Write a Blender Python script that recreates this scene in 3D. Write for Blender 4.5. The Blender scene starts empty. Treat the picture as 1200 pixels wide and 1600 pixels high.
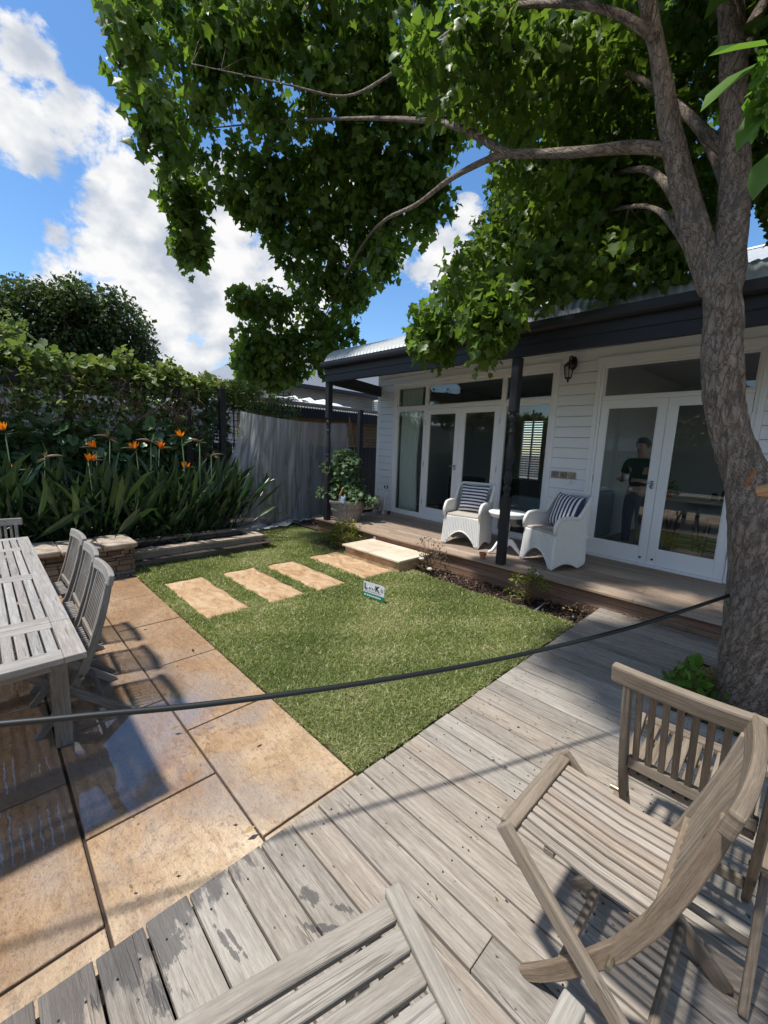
import bpy, math, random
import numpy as np
from mathutils import Vector, Matrix
random.seed(7); RNG = np.random.default_rng(11)
SC = bpy.context.scene; COL = SC.collection
R = math.radians
# ------------------------------------------------------------------ camera
F_PX = 645.65                      # focal length in pixels of the 1200x1600 picture
M = np.array([[0.69812597, -0.14027765, -0.7020985], [0.71493929, 0.08385754, 0.69413956], [0.03849601, 0.98655466, -0.15883313]])
CAM = np.array([0, 0, 1.55])
cd = bpy.data.cameras.new('camera'); cam = bpy.data.objects.new('camera', cd); COL.objects.link(cam)
cd.sensor_fit = 'VERTICAL'; cd.sensor_height = 24; cd.sensor_width = 18; cd.lens = 24 * F_PX / 1600
cd.clip_start = 0.05; cd.clip_end = 900
_m = Matrix(((M[0, 0], M[0, 1], -M[0, 2], 0), (M[1, 0], M[1, 1], -M[1, 2], 0), (M[2, 0], M[2, 1], -M[2, 2], 1.55), (0, 0, 0, 1)))
cam.matrix_world = _m; SC.camera = cam
def ray(x, y): return M @ np.array([x - 600, 800 - y, F_PX])
def at_z(x, y, z): d = ray(x, y); return CAM + d * ((z - 1.55) / d[2])
def at_y(x, y, Y): d = ray(x, y); return CAM + d * (Y / d[1])
def at_x(x, y, X): d = ray(x, y); return CAM + d * (X / d[0])
def at_d(x, y, t): d = ray(x, y); return CAM + d * (t / np.linalg.norm(d))
# ------------------------------------------------------------------ light, sky, exposure
SUN = Vector((-0.17, -0.36, 1.0)).normalized()
SUN_EL = math.asin(SUN.z)
w = bpy.data.worlds.new('World'); SC.world = w; w.use_nodes = True
def build_world():
    nt = w.node_tree; N = nt.nodes; L = nt.links; N.clear()
    out = N.new('ShaderNodeOutputWorld'); bg = N.new('ShaderNodeBackground'); bg2 = N.new('ShaderNodeBackground')
    sky = N.new('ShaderNodeTexSky'); sky.sky_type = 'NISHITA'; sky.sun_disc = False
    sky.sun_elevation = SUN_EL; sky.sun_rotation = math.atan2(SUN.x, SUN.y); sky.air_density = 1.0; sky.dust_density = 0.4; sky.ozone_density = 2.5
    hs = N.new('ShaderNodeHueSaturation'); hs.inputs['Saturation'].default_value = 1.2; L.new(sky.outputs[0], hs.inputs['Color'])
    L.new(hs.outputs[0], bg.inputs[0]); bg.inputs[1].default_value = 0.125
    tc = N.new('ShaderNodeTexCoord')
    nrm = N.new('ShaderNodeVectorMath'); nrm.operation = 'NORMALIZE'; L.new(tc.outputs['Generated'], nrm.inputs[0])
    # clouds: patches of the sky dome, given by direction and angular size, broken up by noise
    clouds = [(270, 440, 150, 1.0), (220, 310, 95, 1.0), (350, 330, 100, .9), (380, 470, 150, 1.0), (250, 540, 110, .8), (430, 540, 90, .7), (165, 425, 70, .45), (35, 70, 72, .9), (30, 200, 85, .95), (120, 200, 72, .95), (175, 215, 48, .7),
              (85, 368, 32, .7), (640, 383, 50, .6), (682, 412, 60, .72), (728, 335, 30, .6), (530, 350, 70, .6), (560, 250, 60, .45), (600, 600, 60, .1), (90, 425, 55, .65)]
    acc = None
    for (px, py, r, wt) in clouds:
        d = ray(px, py); d = d / np.linalg.norm(d)
        d2 = ray(px + r, py); d2 = d2 / np.linalg.norm(d2); c1 = float(d @ d2)
        dp = N.new('ShaderNodeVectorMath'); dp.operation = 'DOT_PRODUCT'; L.new(nrm.outputs[0], dp.inputs[0]); dp.inputs[1].default_value = tuple(d)
        mr = N.new('ShaderNodeMapRange'); mr.inputs['From Min'].default_value = c1; mr.inputs['From Max'].default_value = 1.0; mr.inputs['To Min'].default_value = 0; mr.inputs['To Max'].default_value = wt * 1.5
        L.new(dp.outputs['Value'], mr.inputs['Value'])
        cl = mr.outputs[0]
        if acc is None: acc = cl
        else:
            mx = N.new('ShaderNodeMath'); mx.operation = 'MAXIMUM'; L.new(acc, mx.inputs[0]); L.new(cl, mx.inputs[1]); acc = mx.outputs[0]
    # clouds elsewhere in the dome
    big = N.new('ShaderNodeTexNoise'); big.inputs['Scale'].default_value = 2.2; big.inputs['Detail'].default_value = 3
    L.new(nrm.outputs[0], big.inputs['Vector'])
    dv = N.new('ShaderNodeVectorMath'); dv.operation = 'DOT_PRODUCT'; L.new(nrm.outputs[0], dv.inputs[0]); dv.inputs[1].default_value = (0.55, -0.8, 0.1)
    mrb = N.new('ShaderNodeMapRange'); mrb.inputs['From Min'].default_value = 0.35; mrb.inputs['From Max'].default_value = 0.75; mrb.inputs['To Max'].default_value = 1.0; L.new(big.outputs[0], mrb.inputs['Value'])
    mrd = N.new('ShaderNodeMapRange'); mrd.inputs['From Min'].default_value = -0.1; mrd.inputs['From Max'].default_value = 0.25; L.new(dv.outputs['Value'], mrd.inputs['Value'])
    mm = N.new('ShaderNodeMath'); mm.operation = 'MULTIPLY'; L.new(mrb.outputs[0], mm.inputs[0]); L.new(mrd.outputs[0], mm.inputs[1])
    mx = N.new('ShaderNodeMath'); mx.operation = 'MAXIMUM'; L.new(acc, mx.inputs[0]); L.new(mm.outputs[0], mx.inputs[1]); acc = mx.outputs[0]
    mp = N.new('ShaderNodeMapping'); mp.inputs['Scale'].default_value = (1, 1, 1.5); L.new(nrm.outputs[0], mp.inputs[0])
    no = N.new('ShaderNodeTexNoise'); no.inputs['Scale'].default_value = 7.5; no.inputs['Detail'].default_value = 12; no.inputs['Roughness'].default_value = 0.66; no.inputs['Distortion'].default_value = 0.2; L.new(mp.outputs[0], no.inputs['Vector'])
    nm = N.new('ShaderNodeMath'); nm.operation = 'MULTIPLY_ADD'; L.new(no.outputs[0], nm.inputs[0]); nm.inputs[1].default_value = 4.4; nm.inputs[2].default_value = -2.38
    ad = N.new('ShaderNodeMath'); ad.operation = 'ADD'; L.new(nm.outputs[0], ad.inputs[0]); L.new(acc, ad.inputs[1])
    gate = N.new('ShaderNodeMapRange'); gate.inputs['From Max'].default_value = 0.12; L.new(acc, gate.inputs['Value'])
    cr = N.new('ShaderNodeMapRange'); cr.interpolation_type = 'SMOOTHSTEP'; cr.inputs['From Min'].default_value = 0.0; cr.inputs['From Max'].default_value = 0.62; L.new(ad.outputs[0], cr.inputs['Value'])
    fm = N.new('ShaderNodeMath'); fm.operation = 'MULTIPLY'; L.new(cr.outputs[0], fm.inputs[0]); L.new(gate.outputs[0], fm.inputs[1])
    # cloud body: brighter rims, greyer cores
    n2 = N.new('ShaderNodeTexNoise'); n2.inputs['Scale'].default_value = 11; n2.inputs['Detail'].default_value = 9; L.new(mp.outputs[0], n2.inputs['Vector'])
    ramp = N.new('ShaderNodeValToRGB'); ramp.color_ramp.elements[0].position = 0.36; ramp.color_ramp.elements[0].color = (0.55, 0.61, 0.71, 1); ramp.color_ramp.elements[1].position = 0.6; ramp.color_ramp.elements[1].color = (1, 1, 1, 1)
    L.new(n2.outputs[0], ramp.inputs[0]); L.new(ramp.outputs[0], bg2.inputs[0]); bg2.inputs[1].default_value = 0.60
    mix = N.new('ShaderNodeMixShader'); L.new(fm.outputs[0], mix.inputs[0]); L.new(bg.outputs[0], mix.inputs[1]); L.new(bg2.outputs[0], mix.inputs[2])
    L.new(mix.outputs[0], out.inputs[0])
build_world()
sl = bpy.data.lights.new('sun', 'SUN'); sl.energy = 3.5; sl.angle = R(3.2); sl.color = (1.0, 0.955, 0.89)
so = bpy.data.objects.new('sun', sl); COL.objects.link(so); so.rotation_euler = SUN.to_track_quat('Z', 'Y').to_euler(); so.location = (-6, -8, 14)
SC.view_settings.view_transform = 'Standard'; SC.view_settings.look = 'None'; SC.view_settings.gamma = 1; SC.view_settings.exposure = 0.7
SC.render.engine = 'CYCLES'; SC.cycles.max_bounces = 8; SC.cycles.transparent_max_bounces = 24
# ------------------------------------------------------------------ materials
MATS = {}
class Mat:
    def __init__(s, name):
        s.m = bpy.data.materials.new(name); s.m.use_nodes = True; s.nt = s.m.node_tree; s.N = s.nt.nodes; s.L = s.nt.links
        s.b = s.N['Principled BSDF']; s.out = s.N['Material Output']; MATS[name] = s.m
    def n(s, t, **k):
        nd = s.N.new(t)
        for a, v in k.items():
            if a in nd.inputs: 
                if hasattr(v, 'is_output') : s.L.new(v, nd.inputs[a])
                else: nd.inputs[a].default_value = v
            else: setattr(nd, a, v)
        return nd
    def noise(s, vec, scale, detail=4, rough=.55, dist=0):
        nd = s.n('ShaderNodeTexNoise'); nd.inputs['Scale'].default_value = scale; nd.inputs['Detail'].default_value = detail; nd.inputs['Roughness'].default_value = rough; nd.inputs['Distortion'].default_value = dist
        s.L.new(vec, nd.inputs['Vector']); return nd.outputs[0]
    def mapping(s, vec, scale=(1, 1, 1), loc=(0, 0, 0)):
        nd = s.n('ShaderNodeMapping'); nd.inputs['Scale'].default_value = scale; nd.inputs['Location'].default_value = loc; s.L.new(vec, nd.inputs[0]); return nd.outputs[0]
    def ramp(s, fac, stops):
        nd = s.n('ShaderNodeValToRGB'); cr = nd.color_ramp
        while len(cr.elements) < len(stops): cr.elements.new(0.5)
        for e, (p, c) in zip(cr.elements, stops): e.position = p; e.color = (*c, 1) if len(c) == 3 else c
        s.L.new(fac, nd.inputs[0]); return nd.outputs[0]
    def rng(s, v, a, b, c=0., d=1., smooth=False):
        nd = s.n('ShaderNodeMapRange'); nd.inputs['From Min'].default_value = a; nd.inputs['From Max'].default_value = b; nd.inputs['To Min'].default_value = c; nd.inputs['To Max'].default_value = d
        if smooth: nd.interpolation_type = 'SMOOTHSTEP'
        s.L.new(v, nd.inputs['Value']); return nd.outputs[0]
    def math(s, op, a, b=None, c=None):
        nd = s.n('ShaderNodeMath', operation=op)
        for i, v in enumerate((a, b, c)):
            if v is None: continue
            if isinstance(v, (int, float)): nd.inputs[i].default_value = v
            else: s.L.new(v, nd.inputs[i])
        return nd.outputs[0]
    def mix(s, fac, a, b, blend='MIX'):
        nd = s.n('ShaderNodeMix', data_type='RGBA', blend_type=blend)
        for i, v in ((0, fac), (6, a), (7, b)):
            if isinstance(v, (int, float)): nd.inputs[i].default_value = v
            elif isinstance(v, tuple): nd.inputs[i].default_value = (*v, 1) if len(v) == 3 else v
            else: s.L.new(v, nd.inputs[i])
        return nd.outputs[2]
    def attr(s, name='rnd'): nd = s.n('ShaderNodeAttribute'); nd.attribute_name = name; return nd.outputs['Fac']
    def col(s, v):
        if isinstance(v, tuple): s.b.inputs['Base Color'].default_value = (*v, 1)
        else: s.L.new(v, s.b.inputs['Base Color'])
    def rough(s, v):
        if isinstance(v, (int, float)): s.b.inputs['Roughness'].default_value = v
        else: s.L.new(v, s.b.inputs['Roughness'])
    def bump(s, h, strength=.3, dist=.01):
        nd = s.n('ShaderNodeBump'); nd.inputs['Strength'].default_value = strength; nd.inputs['Distance'].default_value = dist; s.L.new(h, nd.inputs['Height']); s.L.new(nd.outputs[0], s.b.inputs['Normal']); return nd
def wood(name, dark, mid, light, rough=.8, grain=1.0, spots=True, wet=False, bump=.5, tint=.35):
    m = Mat(name); tc = m.n('ShaderNodeTexCoord'); uv = tc.outputs['UV']
    g1 = m.noise(m.mapping(uv, (4.5, 75 * grain, 1)), 1.0, 7, .7, .5)
    g2 = m.noise(m.mapping(uv, (26, 300 * grain, 1)), 1.0, 3, .65)
    g3 = m.noise(m.mapping(uv, (.8, 9, 1)), 1.0, 4, .6, .8)
    f = m.math('ADD', m.math('MULTIPLY', g1, .5), m.math('ADD', m.math('MULTIPLY', g2, .25), m.math('MULTIPLY', g3, .25)))
    c = m.ramp(f, [(.36, dark), (.49, mid), (.61, light)])
    sp_ = m.noise(m.mapping(uv, (1.3, 26 * grain, 1)), 1.0, 2, .5, .7); ln_ = m.rng(m.math('ABSOLUTE', m.math('SUBTRACT', sp_, .5)), .004, .016, 1, 0); on_ = m.rng(m.noise(m.mapping(uv, (2.6, 11, 1)), 1.0, 2), .52, .6)
    split = m.math('MULTIPLY', ln_, on_); c = m.mix(m.math('MULTIPLY', split, .75), c, tuple(x * .35 for x in dark))
    blot = m.noise(m.mapping(uv, (5, 9, 1)), 1.0, 5, .65); c = m.mix(m.math('MULTIPLY', m.rng(blot, .52, .68), .4), c, tuple(x * 1.1 for x in dark)); f = m.math('SUBTRACT', f, m.math('MULTIPLY', split, .5))
    rn = m.attr()
    c = m.mix(tint, c, m.ramp(rn, [(0, tuple(x * .55 for x in mid)), (.35, (mid[0] * 1.12, mid[1] * .96, mid[2] * .82)), (.7, mid), (1, light)]))
    if spots:
        sp = m.noise(m.mapping(uv, (26, 40, 1)), 1.0, 2, .5)
        c = m.mix(m.rng(sp, .70, .75), c, tuple(x * .3 for x in dark))
    m.rough(rough)
    if wet:
        ob = tc.outputs['Object']; sep = m.n('ShaderNodeSeparateXYZ'); m.L.new(ob, sep.inputs[0])
        ex = m.rng(sep.outputs[0], -1.287, -1.02, 1.0, 0.0); ey = m.rng(sep.outputs[1], .35, 1.5, 1.0, 0.0); ey2 = m.rng(sep.outputs[1], -.15, .6, .5, 0.0)
        nn = m.noise(m.mapping(uv, (7, 26, 1)), 1.0, 5, .6)
        tot = m.math('ADD', m.math('MULTIPLY', m.math('ADD', ex, ey2), m.math('MULTIPLY', ey, .62)), m.math('MULTIPLY', nn, 1.0))
        wm = m.rng(tot, .93, 1.02)
        # wet footprints on the boards near the paving
        fp = None
        for (fx, fy, sx, sy, rot) in [(-1.00, .70, .052, .028, .2), (-.90, .665, .075, .017, .75), (-.865, .70, .055, .014, .75), (-.89, .76, .05, .016, .5), (-1.06, .43, .09, .010, .12), (-1.04, .452, .075, .008, .12), (-.80, .79, .03, .012, .3), (-1.16, .30, .06, .05, 0), (-1.07, .24, .08, .035, .2)]:
            mp = m.n('ShaderNodeMapping'); mp.vector_type = 'TEXTURE'; mp.inputs['Location'].default_value = (fx, fy, 0); mp.inputs['Rotation'].default_value = (0, 0, rot); mp.inputs['Scale'].default_value = (sx, sy, 5)
            m.L.new(ob, mp.inputs[0]); ln = m.n('ShaderNodeVectorMath', operation='LENGTH'); m.L.new(mp.outputs[0], ln.inputs[0]); v = ln.outputs['Value']
            fp = v if fp is None else m.math('MINIMUM', fp, v)
        nn2 = m.noise(m.mapping(uv, (22, 45, 1)), 1.0, 5, .7); fpm = m.rng(m.math('ADD', fp, m.math('MULTIPLY', nn2, 2.6)), 1.95, 2.1, 1.0, 0.0)
        wm = m.math('MAXIMUM', wm, fpm)
        c = m.mix(m.math('MULTIPLY', wm, .8), c, m.mix(.86, c, (.05, .048, .05), 'MIX'))
        m.rough(m.rng(wm, 0, 1, rough, .38))
    m.col(c); m.bump(f, bump, .004); m.b.inputs['Specular IOR Level'].default_value = .3
    return m.m
def paint(name, c, rough=.5, var=.06, bump=.05, dirt=0.0):
    m = Mat(name); tc = m.n('ShaderNodeTexCoord'); n = m.noise(tc.outputs['Object'], 3.0, 5); n2 = m.noise(tc.outputs['Object'], 60, 3)
    cc = m.mix(n, tuple(x * (1 - var) for x in c), tuple(min(1, x * (1 + var)) for x in c))
    if dirt:
        n3 = m.noise(m.mapping(tc.outputs['Object'], (2, 2, 9)), 1.5, 6, .65); cc = m.mix(m.math('MULTIPLY', m.rng(n3, .5, .75), dirt), cc, (.16, .13, .1))
    m.col(cc); m.rough(rough); m.bump(n2, bump, .002); return m.m
def foliage(name, dark, mid, light, trans=.35, rough=.5, third=None, spec=.35):
    m = Mat(name); rn = m.attr(); tc = m.n('ShaderNodeTexCoord')
    c = m.ramp(rn, [(0, dark), (.5, mid), (1, light)] if third is None else [(0, dark), (.45, mid), (.8, light), (1, third)])
    n = m.noise(tc.outputs['Object'], 7, 3); c = m.mix(m.math('MULTIPLY', m.rng(n, .35, .65), .35), c, mid)
    m.col(c); m.rough(rough); m.b.inputs['Specular IOR Level'].default_value = spec
    tr = m.n('ShaderNodeBsdfTranslucent'); tcol = m.mix(.5, c, (light[0] * 1.5, light[1] * 1.7, light[2] * .6)); m.L.new(tcol, tr.inputs[0])
    mx = m.n('ShaderNodeMixShader'); mx.inputs[0].default_value = trans; m.L.new(m.b.outputs[0], mx.inputs[1]); m.L.new(tr.outputs[0], mx.inputs[2]); m.L.new(mx.outputs[0], m.out.inputs[0])
    return m.m
def metal(name, c, rough=.35):
    m = Mat(name); tc = m.n('ShaderNodeTexCoord'); n = m.noise(tc.outputs['Object'], 30, 4); m.col(m.mix(n, tuple(x * .8 for x in c), c)); m.b.inputs['Metallic'].default_value = .9; m.rough(m.rng(n, .3, .7, rough * .8, rough * 1.3)); return m.m
def glass(name, tint=(.75, .8, .8), ior=1.52):
    m = Mat(name); tr = m.n('ShaderNodeBsdfTransparent'); tr.inputs[0].default_value = (*tint, 1); gl = m.n('ShaderNodeBsdfGlossy'); gl.inputs['Roughness'].default_value = .004
    fr = m.n('ShaderNodeLayerWeight'); fr.inputs['Blend'].default_value = .5; tc = m.n('ShaderNodeTexCoord'); n = m.noise(tc.outputs['Object'], 1.6, 2)
    bp = m.n('ShaderNodeBump'); bp.inputs['Strength'].default_value = .02; bp.inputs['Distance'].default_value = .02; m.L.new(n, bp.inputs['Height']); m.L.new(bp.outputs[0], gl.inputs['Normal'])
    fac = m.math('MULTIPLY_ADD', m.math('POWER', fr.outputs['Facing'], 4.2), .9, .068)
    mx = m.n('ShaderNodeMixShader'); m.L.new(fac, mx.inputs[0]); m.L.new(tr.outputs[0], mx.inputs[1]); m.L.new(gl.outputs[0], mx.inputs[2]); m.L.new(mx.outputs[0], m.out.inputs[0]); return m.m
wood('deck_wood', (.10, .084, .070), (.28, .253, .218), (.465, .432, .38), .8, 1.0, True, True, .8)
wood('bench_wood', (.12, .108, .09), (.285, .262, .225), (.43, .405, .355), .8, 1.4, False, False, .8)
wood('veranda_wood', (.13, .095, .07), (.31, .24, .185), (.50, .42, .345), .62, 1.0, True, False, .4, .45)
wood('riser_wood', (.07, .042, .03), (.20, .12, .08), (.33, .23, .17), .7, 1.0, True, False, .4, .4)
wood('table_wood', (.13, .12, .112), (.29, .278, .262), (.47, .455, .43), .75, 1.0, False, False, .9)
wood('chair_wood', (.08, .06, .043), (.205, .165, .122), (.34, .287, .225), .75, 1.4, False, False, .8)
wood('seat_wood', (.15, .125, .10), (.315, .272, .228), (.49, .44, .38), .75, 1.4, False, False, .8)
wood('grey_chair_wood', (.075, .07, .066), (.20, .188, .175), (.36, .345, .32), .78, 1.4, False, False, .5)
wood('barrel_wood', (.12, .115, .11), (.28, .265, .25), (.46, .44, .42), .85, .8, True, False, .5)
wood('stake_wood', (.12, .09, .06), (.25, .18, .12), (.4, .3, .2), .8)
wood('handle_wood', (.35, .19, .08), (.5, .29, .13), (.6, .38, .2), .5, 1, False)
paint('white_paint', (.86, .87, .86), .38, .03, .04); paint('wall_paint', (.83, .85, .85), .5, .03, .06, .05); paint('white_wicker', (.76, .76, .74), .5, .04, .2)
for nm_, k_ in (('wicker_weave', 74), ('wicker_front', 22)):
    m = Mat(nm_); tc = m.n('ShaderNodeTexCoord'); sp = m.n('ShaderNodeSeparateXYZ'); m.L.new(tc.outputs['UV'], sp.inputs[0]); a_ = m.math('SINE', m.math('MULTIPLY', sp.outputs[0], 2 * math.pi * k_)); b_ = m.math('SINE', m.math('MULTIPLY', sp.outputs[1], 2 * math.pi * 34)); h_ = m.math('ADD', m.math('MULTIPLY', a_, .6), m.math('MULTIPLY', m.math('MULTIPLY', b_, a_), .4)); m.col(m.mix(m.rng(h_, -.95, -.35), (.36, .36, .35), (.80, .80, .78))); m.rough(.5); m.bump(h_, .6, .004)  # rib grooves darkened in the base colour, standing in for shade between strands
paint('cream_paint', (.55, .52, .44), .5); paint('charcoal_paint', (.014, .015, .020), .6, .15, .08); paint('fence_paint', (.036, .036, .042), .6, .2, .2, .1); paint('black_metal', (.012, .012, .013), .4)
paint('black_rubber', (.008, .011, .011), .5, .15, .1); paint('terracotta', (.42, .17, .09), .8, .1); paint('room_wall', (.50, .50, .48), .7); paint('room_floor', (.11, .085, .065), .45); paint('room_ceiling', (.6, .6, .58), .8)
paint('sofa_fabric', (.17, .23, .27), .9); paint('dark_fabric', (.05, .045, .045), .9); paint('curtain_fabric', (.78, .84, .78), .9); paint('cushion_fabric', (.42, .38, .33), .9, .05, .2)
paint('skin', (.52, .30, .21), .5); paint('hair', (.05, .032, .022), .6); paint('green_cloth', (.02, .085, .05), .85); paint('navy_cloth', (.02, .025, .06), .85)
paint('soil', (.045, .030, .022), .95, .3, 1.0); paint('green_plastic', (.01, .18, .10), .4); paint('pale_plastic', (.62, .64, .68), .4); paint('grey_pipe', (.22, .24, .26), .4); paint('pvc_white', (.7, .72, .72), .4)
paint('printing_ink', (.012, .012, .014), .6); paint('grey_ink', (.30, .32, .36), .6); paint('pale_cloth', (.62, .60, .62), .9, .1); paint('pink_cloth', (.40, .18, .18), .9); paint('blue_glove', (.22, .32, .42), .8)
paint('roof_iron', (.46, .49, .50), .38, .05, .05, .12); paint('neighbour_roof', (.20, .22, .25), .5, .08); paint('neighbour_wall', (.36, .37, .37), .7, .06, .1, .3); paint('tile_roof', (.06, .055, .055), .7, .2); paint('brown_paint', (.06, .05, .045), .7)
metal('steel', (.55, .56, .56), .3); metal('old_brass', (.35, .30, .2), .45)
glass('window_glass', (.9, .93, .92)); glass('lamp_glass', (.85, .85, .8))
foliage('maple_leaf', (.034, .066, .014), (.082, .145, .026), (.165, .245, .045), .50, .40, (.30, .35, .07))
foliage('hedge_leaf', (.014, .032, .013), (.042, .075, .026), (.10, .13, .042), .25, .5, (.16, .14, .06))
foliage('vine_leaf', (.035, .065, .022), (.10, .155, .045), (.22, .265, .085), .35, .5, (.30, .30, .09))
foliage('broad_leaf', (.022, .055, .024), (.06, .125, .05), (.13, .205, .10), .2, .35, None, .5)
foliage('strelitzia_leaf', (.013, .032, .016), (.028, .062, .028), (.070, .118, .048), .15, .28, None, .5)
foliage('golden_leaf', (.04, .06, .012), (.14, .17, .03), (.34, .33, .05), .3, .45, (.50, .42, .10)); foliage('rose_leaf', (.05, .035, .02), (.09, .07, .035), (.14, .15, .05), .25, .5)
foliage('tomato_leaf', (.05, .09, .045), (.11, .18, .095), (.19, .27, .15), .25, .6); foliage('bright_leaf', (.05, .12, .02), (.12, .24, .04), (.22, .36, .07), .4, .4)
foliage('grass_blade', (.075, .115, .028), (.205, .255, .08), (.37, .40, .165), .35, .55, (.60, .54, .34)); foliage('bloom_orange', (.65, .12, .01), (.85, .22, .01), (.9, .35, .02), .3, .5); foliage('bloom_blue', (.02, .02, .2), (.03, .03, .3), (.05, .05, .4), .1)
foliage('dry_bract', (.10, .07, .05), (.2, .14, .1), (.34, .26, .2), .2, .7); foliage('bark_chip', (.02, .013, .010), (.055, .032, .022), (.13, .08, .05), .02, .9, (.36, .28, .2)); foliage('dry_leaf', (.16, .1, .04), (.3, .2, .09), (.45, .35, .18), .2, .7)
foliage('white_petal', (.6, .55, .5), (.7, .66, .6), (.8, .78, .72), .3); foliage('pebble', (.09, .085, .08), (.2, .18, .16), (.42, .4, .37), 0, .8)
def bark():
    m = Mat('bark'); tc = m.n('ShaderNodeTexCoord'); ob = tc.outputs['UV']
    warp = m.noise(m.mapping(ob, (8, 12, 1)), 1.0, 4, .6)
    vec = m.n('ShaderNodeVectorMath', operation='ADD'); m.L.new(m.mapping(ob, (10, 28, 1)), vec.inputs[0]); 
    cmb = m.n('ShaderNodeCombineXYZ'); m.L.new(m.math('MULTIPLY', warp, 4.0), cmb.inputs[0]); m.L.new(m.math('MULTIPLY', warp, 5.0), cmb.inputs[1]); m.L.new(cmb.outputs[0], vec.inputs[1])
    vo = m.n('ShaderNodeTexVoronoi', feature='DISTANCE_TO_EDGE'); vo.inputs['Scale'].default_value = 1.0; m.L.new(vec.outputs[0], vo.inputs['Vector'])
    crack = m.rng(vo.outputs['Distance'], 0.0, .10)
    n = m.noise(m.mapping(ob, (9, 30, 1)), 1.0, 8, .7); big = m.noise(ob, 2.2, 4)
    c = m.ramp(n, [(.34, (.13, .093, .068)), (.52, (.285, .222, .170)), (.70, (.44, .365, .30))])
    c = m.mix(m.math('MULTIPLY', m.rng(big, .45, .68), .6), c, (.22, .195, .17)); c = m.mix(m.rng(crack, 0, .8, .38, 0), c, (.05, .036, .028))
    pat = m.noise(ob, 5.0, 2); c = m.mix(m.rng(pat, .70, .74), c, (.30, .14, .065))
    m.col(c); m.rough(.9); h = m.math('ADD', m.math('MULTIPLY', crack, .5), m.math('MULTIPLY', n, .9)); m.bump(h, .85, .035)
bark()
def stone_mats():
    m = Mat('sandstone'); tc = m.n('ShaderNodeTexCoord'); ob = tc.outputs['Object']
    n1 = m.noise(ob, 2.2, 6, .6, .3); n2 = m.noise(ob, 55, 5, .7); n3 = m.noise(m.mapping(ob, (1, 3.2, 1)), 6, 6, .65, 1.2)
    c = m.ramp(n1, [(.3, (.41, .285, .165)), (.5, (.53, .405, .265)), (.7, (.66, .55, .41))])
    c = m.mix(m.math('MULTIPLY', m.rng(n3, .48, .62), .5), c, (.38, .245, .13)); c = m.mix(.5, c, m.mix(1.0, c, m.ramp(m.attr(), [(0, (.78, .74, .70)), (.5, (1, .97, .92)), (1, (1.12, 1.1, 1.08))]), 'MULTIPLY')); n5 = m.noise(ob, 26, 6, .75); c = m.mix(m.rng(n5, .53, .64, 0, .55), c, (.22, .165, .125)); c = m.mix(m.rng(n2, .55, .66, 0, .6), c, (.15, .115, .09)); c = m.mix(m.math('MULTIPLY', m.rng(n2, .30, .42, 1, 0), .4), c, (.66, .54, .4))
    sep = m.n('ShaderNodeSeparateXYZ'); m.L.new(ob, sep.inputs[0]); X, Y = sep.outputs[0], sep.outputs[1]
    def blob(cx, cy, rx, ry):
        dx = m.math('DIVIDE', m.math('SUBTRACT', X, cx), rx); dy = m.math('DIVIDE', m.math('SUBTRACT', Y, cy), ry)
        return m.math('SQRT', m.math('ADD', m.math('MULTIPLY', dx, dx), m.math('MULTIPLY', dy, dy)))
    nb = m.noise(ob, 3.5, 5, .6, .3); nf = m.noise(ob, 14, 4, .6)
    d = m.math('MINIMUM', blob(-2.75, .30, .95, .72), blob(-3.3, -.6, 1.6, .9))
    dd = m.math('ADD', d, m.math('ADD', m.math('MULTIPLY', nb, .8), m.math('MULTIPLY', nf, .25)))
    puddle = m.rng(dd, 1.36, 1.52, 1.0, 0.0, True)
    d2 = m.math('MINIMUM', blob(-3.0, .2, 1.55, 1.35), blob(-4.6, .6, 1.6, .8)); damp = m.rng(m.math('ADD', d2, m.math('MULTIPLY', nb, .8)), 1.15, 1.65, 1.0, 0.0, True)
    c = m.mix(m.math('MULTIPLY', damp, .62), c, m.mix(1.0, c, (.50, .33, .20), 'MULTIPLY')); c = m.mix(m.math('MULTIPLY', puddle, .45), c, m.mix(1.0, c, (.55, .48, .42), 'MULTIPLY'))
    # greyish cement film drying on the slabs
    film = m.rng(m.noise(ob, 1.9, 5, .6, .6), .46, .62); grey = m.math('MULTIPLY', m.math('MULTIPLY', film, m.rng(blob(-2.2, .6, 1.3, 1.0), .5, 1.4, 1, 0)), .55); c = m.mix(grey, c, (.28, .25, .24))
    m.col(c); m.rough(m.rng(damp, 0, 1, .8, .5)); m.b.inputs['Coat IOR'].default_value = 1.8; m.b.inputs['Coat Roughness'].default_value = .02
    m.L.new(puddle, m.b.inputs['Coat Weight'])
    h = m.math('ADD', m.math('MULTIPLY', n3, .6), m.math('ADD', m.math('MULTIPLY', n2, .5), m.math('MULTIPLY', n5, .9))); m.bump(h, .8, .016)
    wv = m.n('ShaderNodeBump'); wv.inputs['Strength'].default_value = .10; wv.inputs['Distance'].default_value = .01; m.L.new(m.noise(ob, 5, 3), wv.inputs['Height']); m.L.new(wv.outputs[0], m.b.inputs['Coat Normal'])
    m = Mat('step_stone'); tc = m.n('ShaderNodeTexCoord'); ob = tc.outputs['Object']; n1 = m.noise(m.mapping(ob, (1, 1.6, 1)), 4, 6, .6, 1.5); n2 = m.noise(ob, 70, 4, .7)
    c = m.ramp(n1, [(.3, (.32, .18, .085)), (.48, (.46, .30, .165)), (.68, (.58, .43, .28))]); c = m.mix(m.rng(n2, .58, .7, 0, .4), c, (.18, .13, .09)); m.col(c); m.rough(.82); m.bump(m.math('ADD', n1, m.math('MULTIPLY', n2, .4)), .9, .03)
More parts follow.
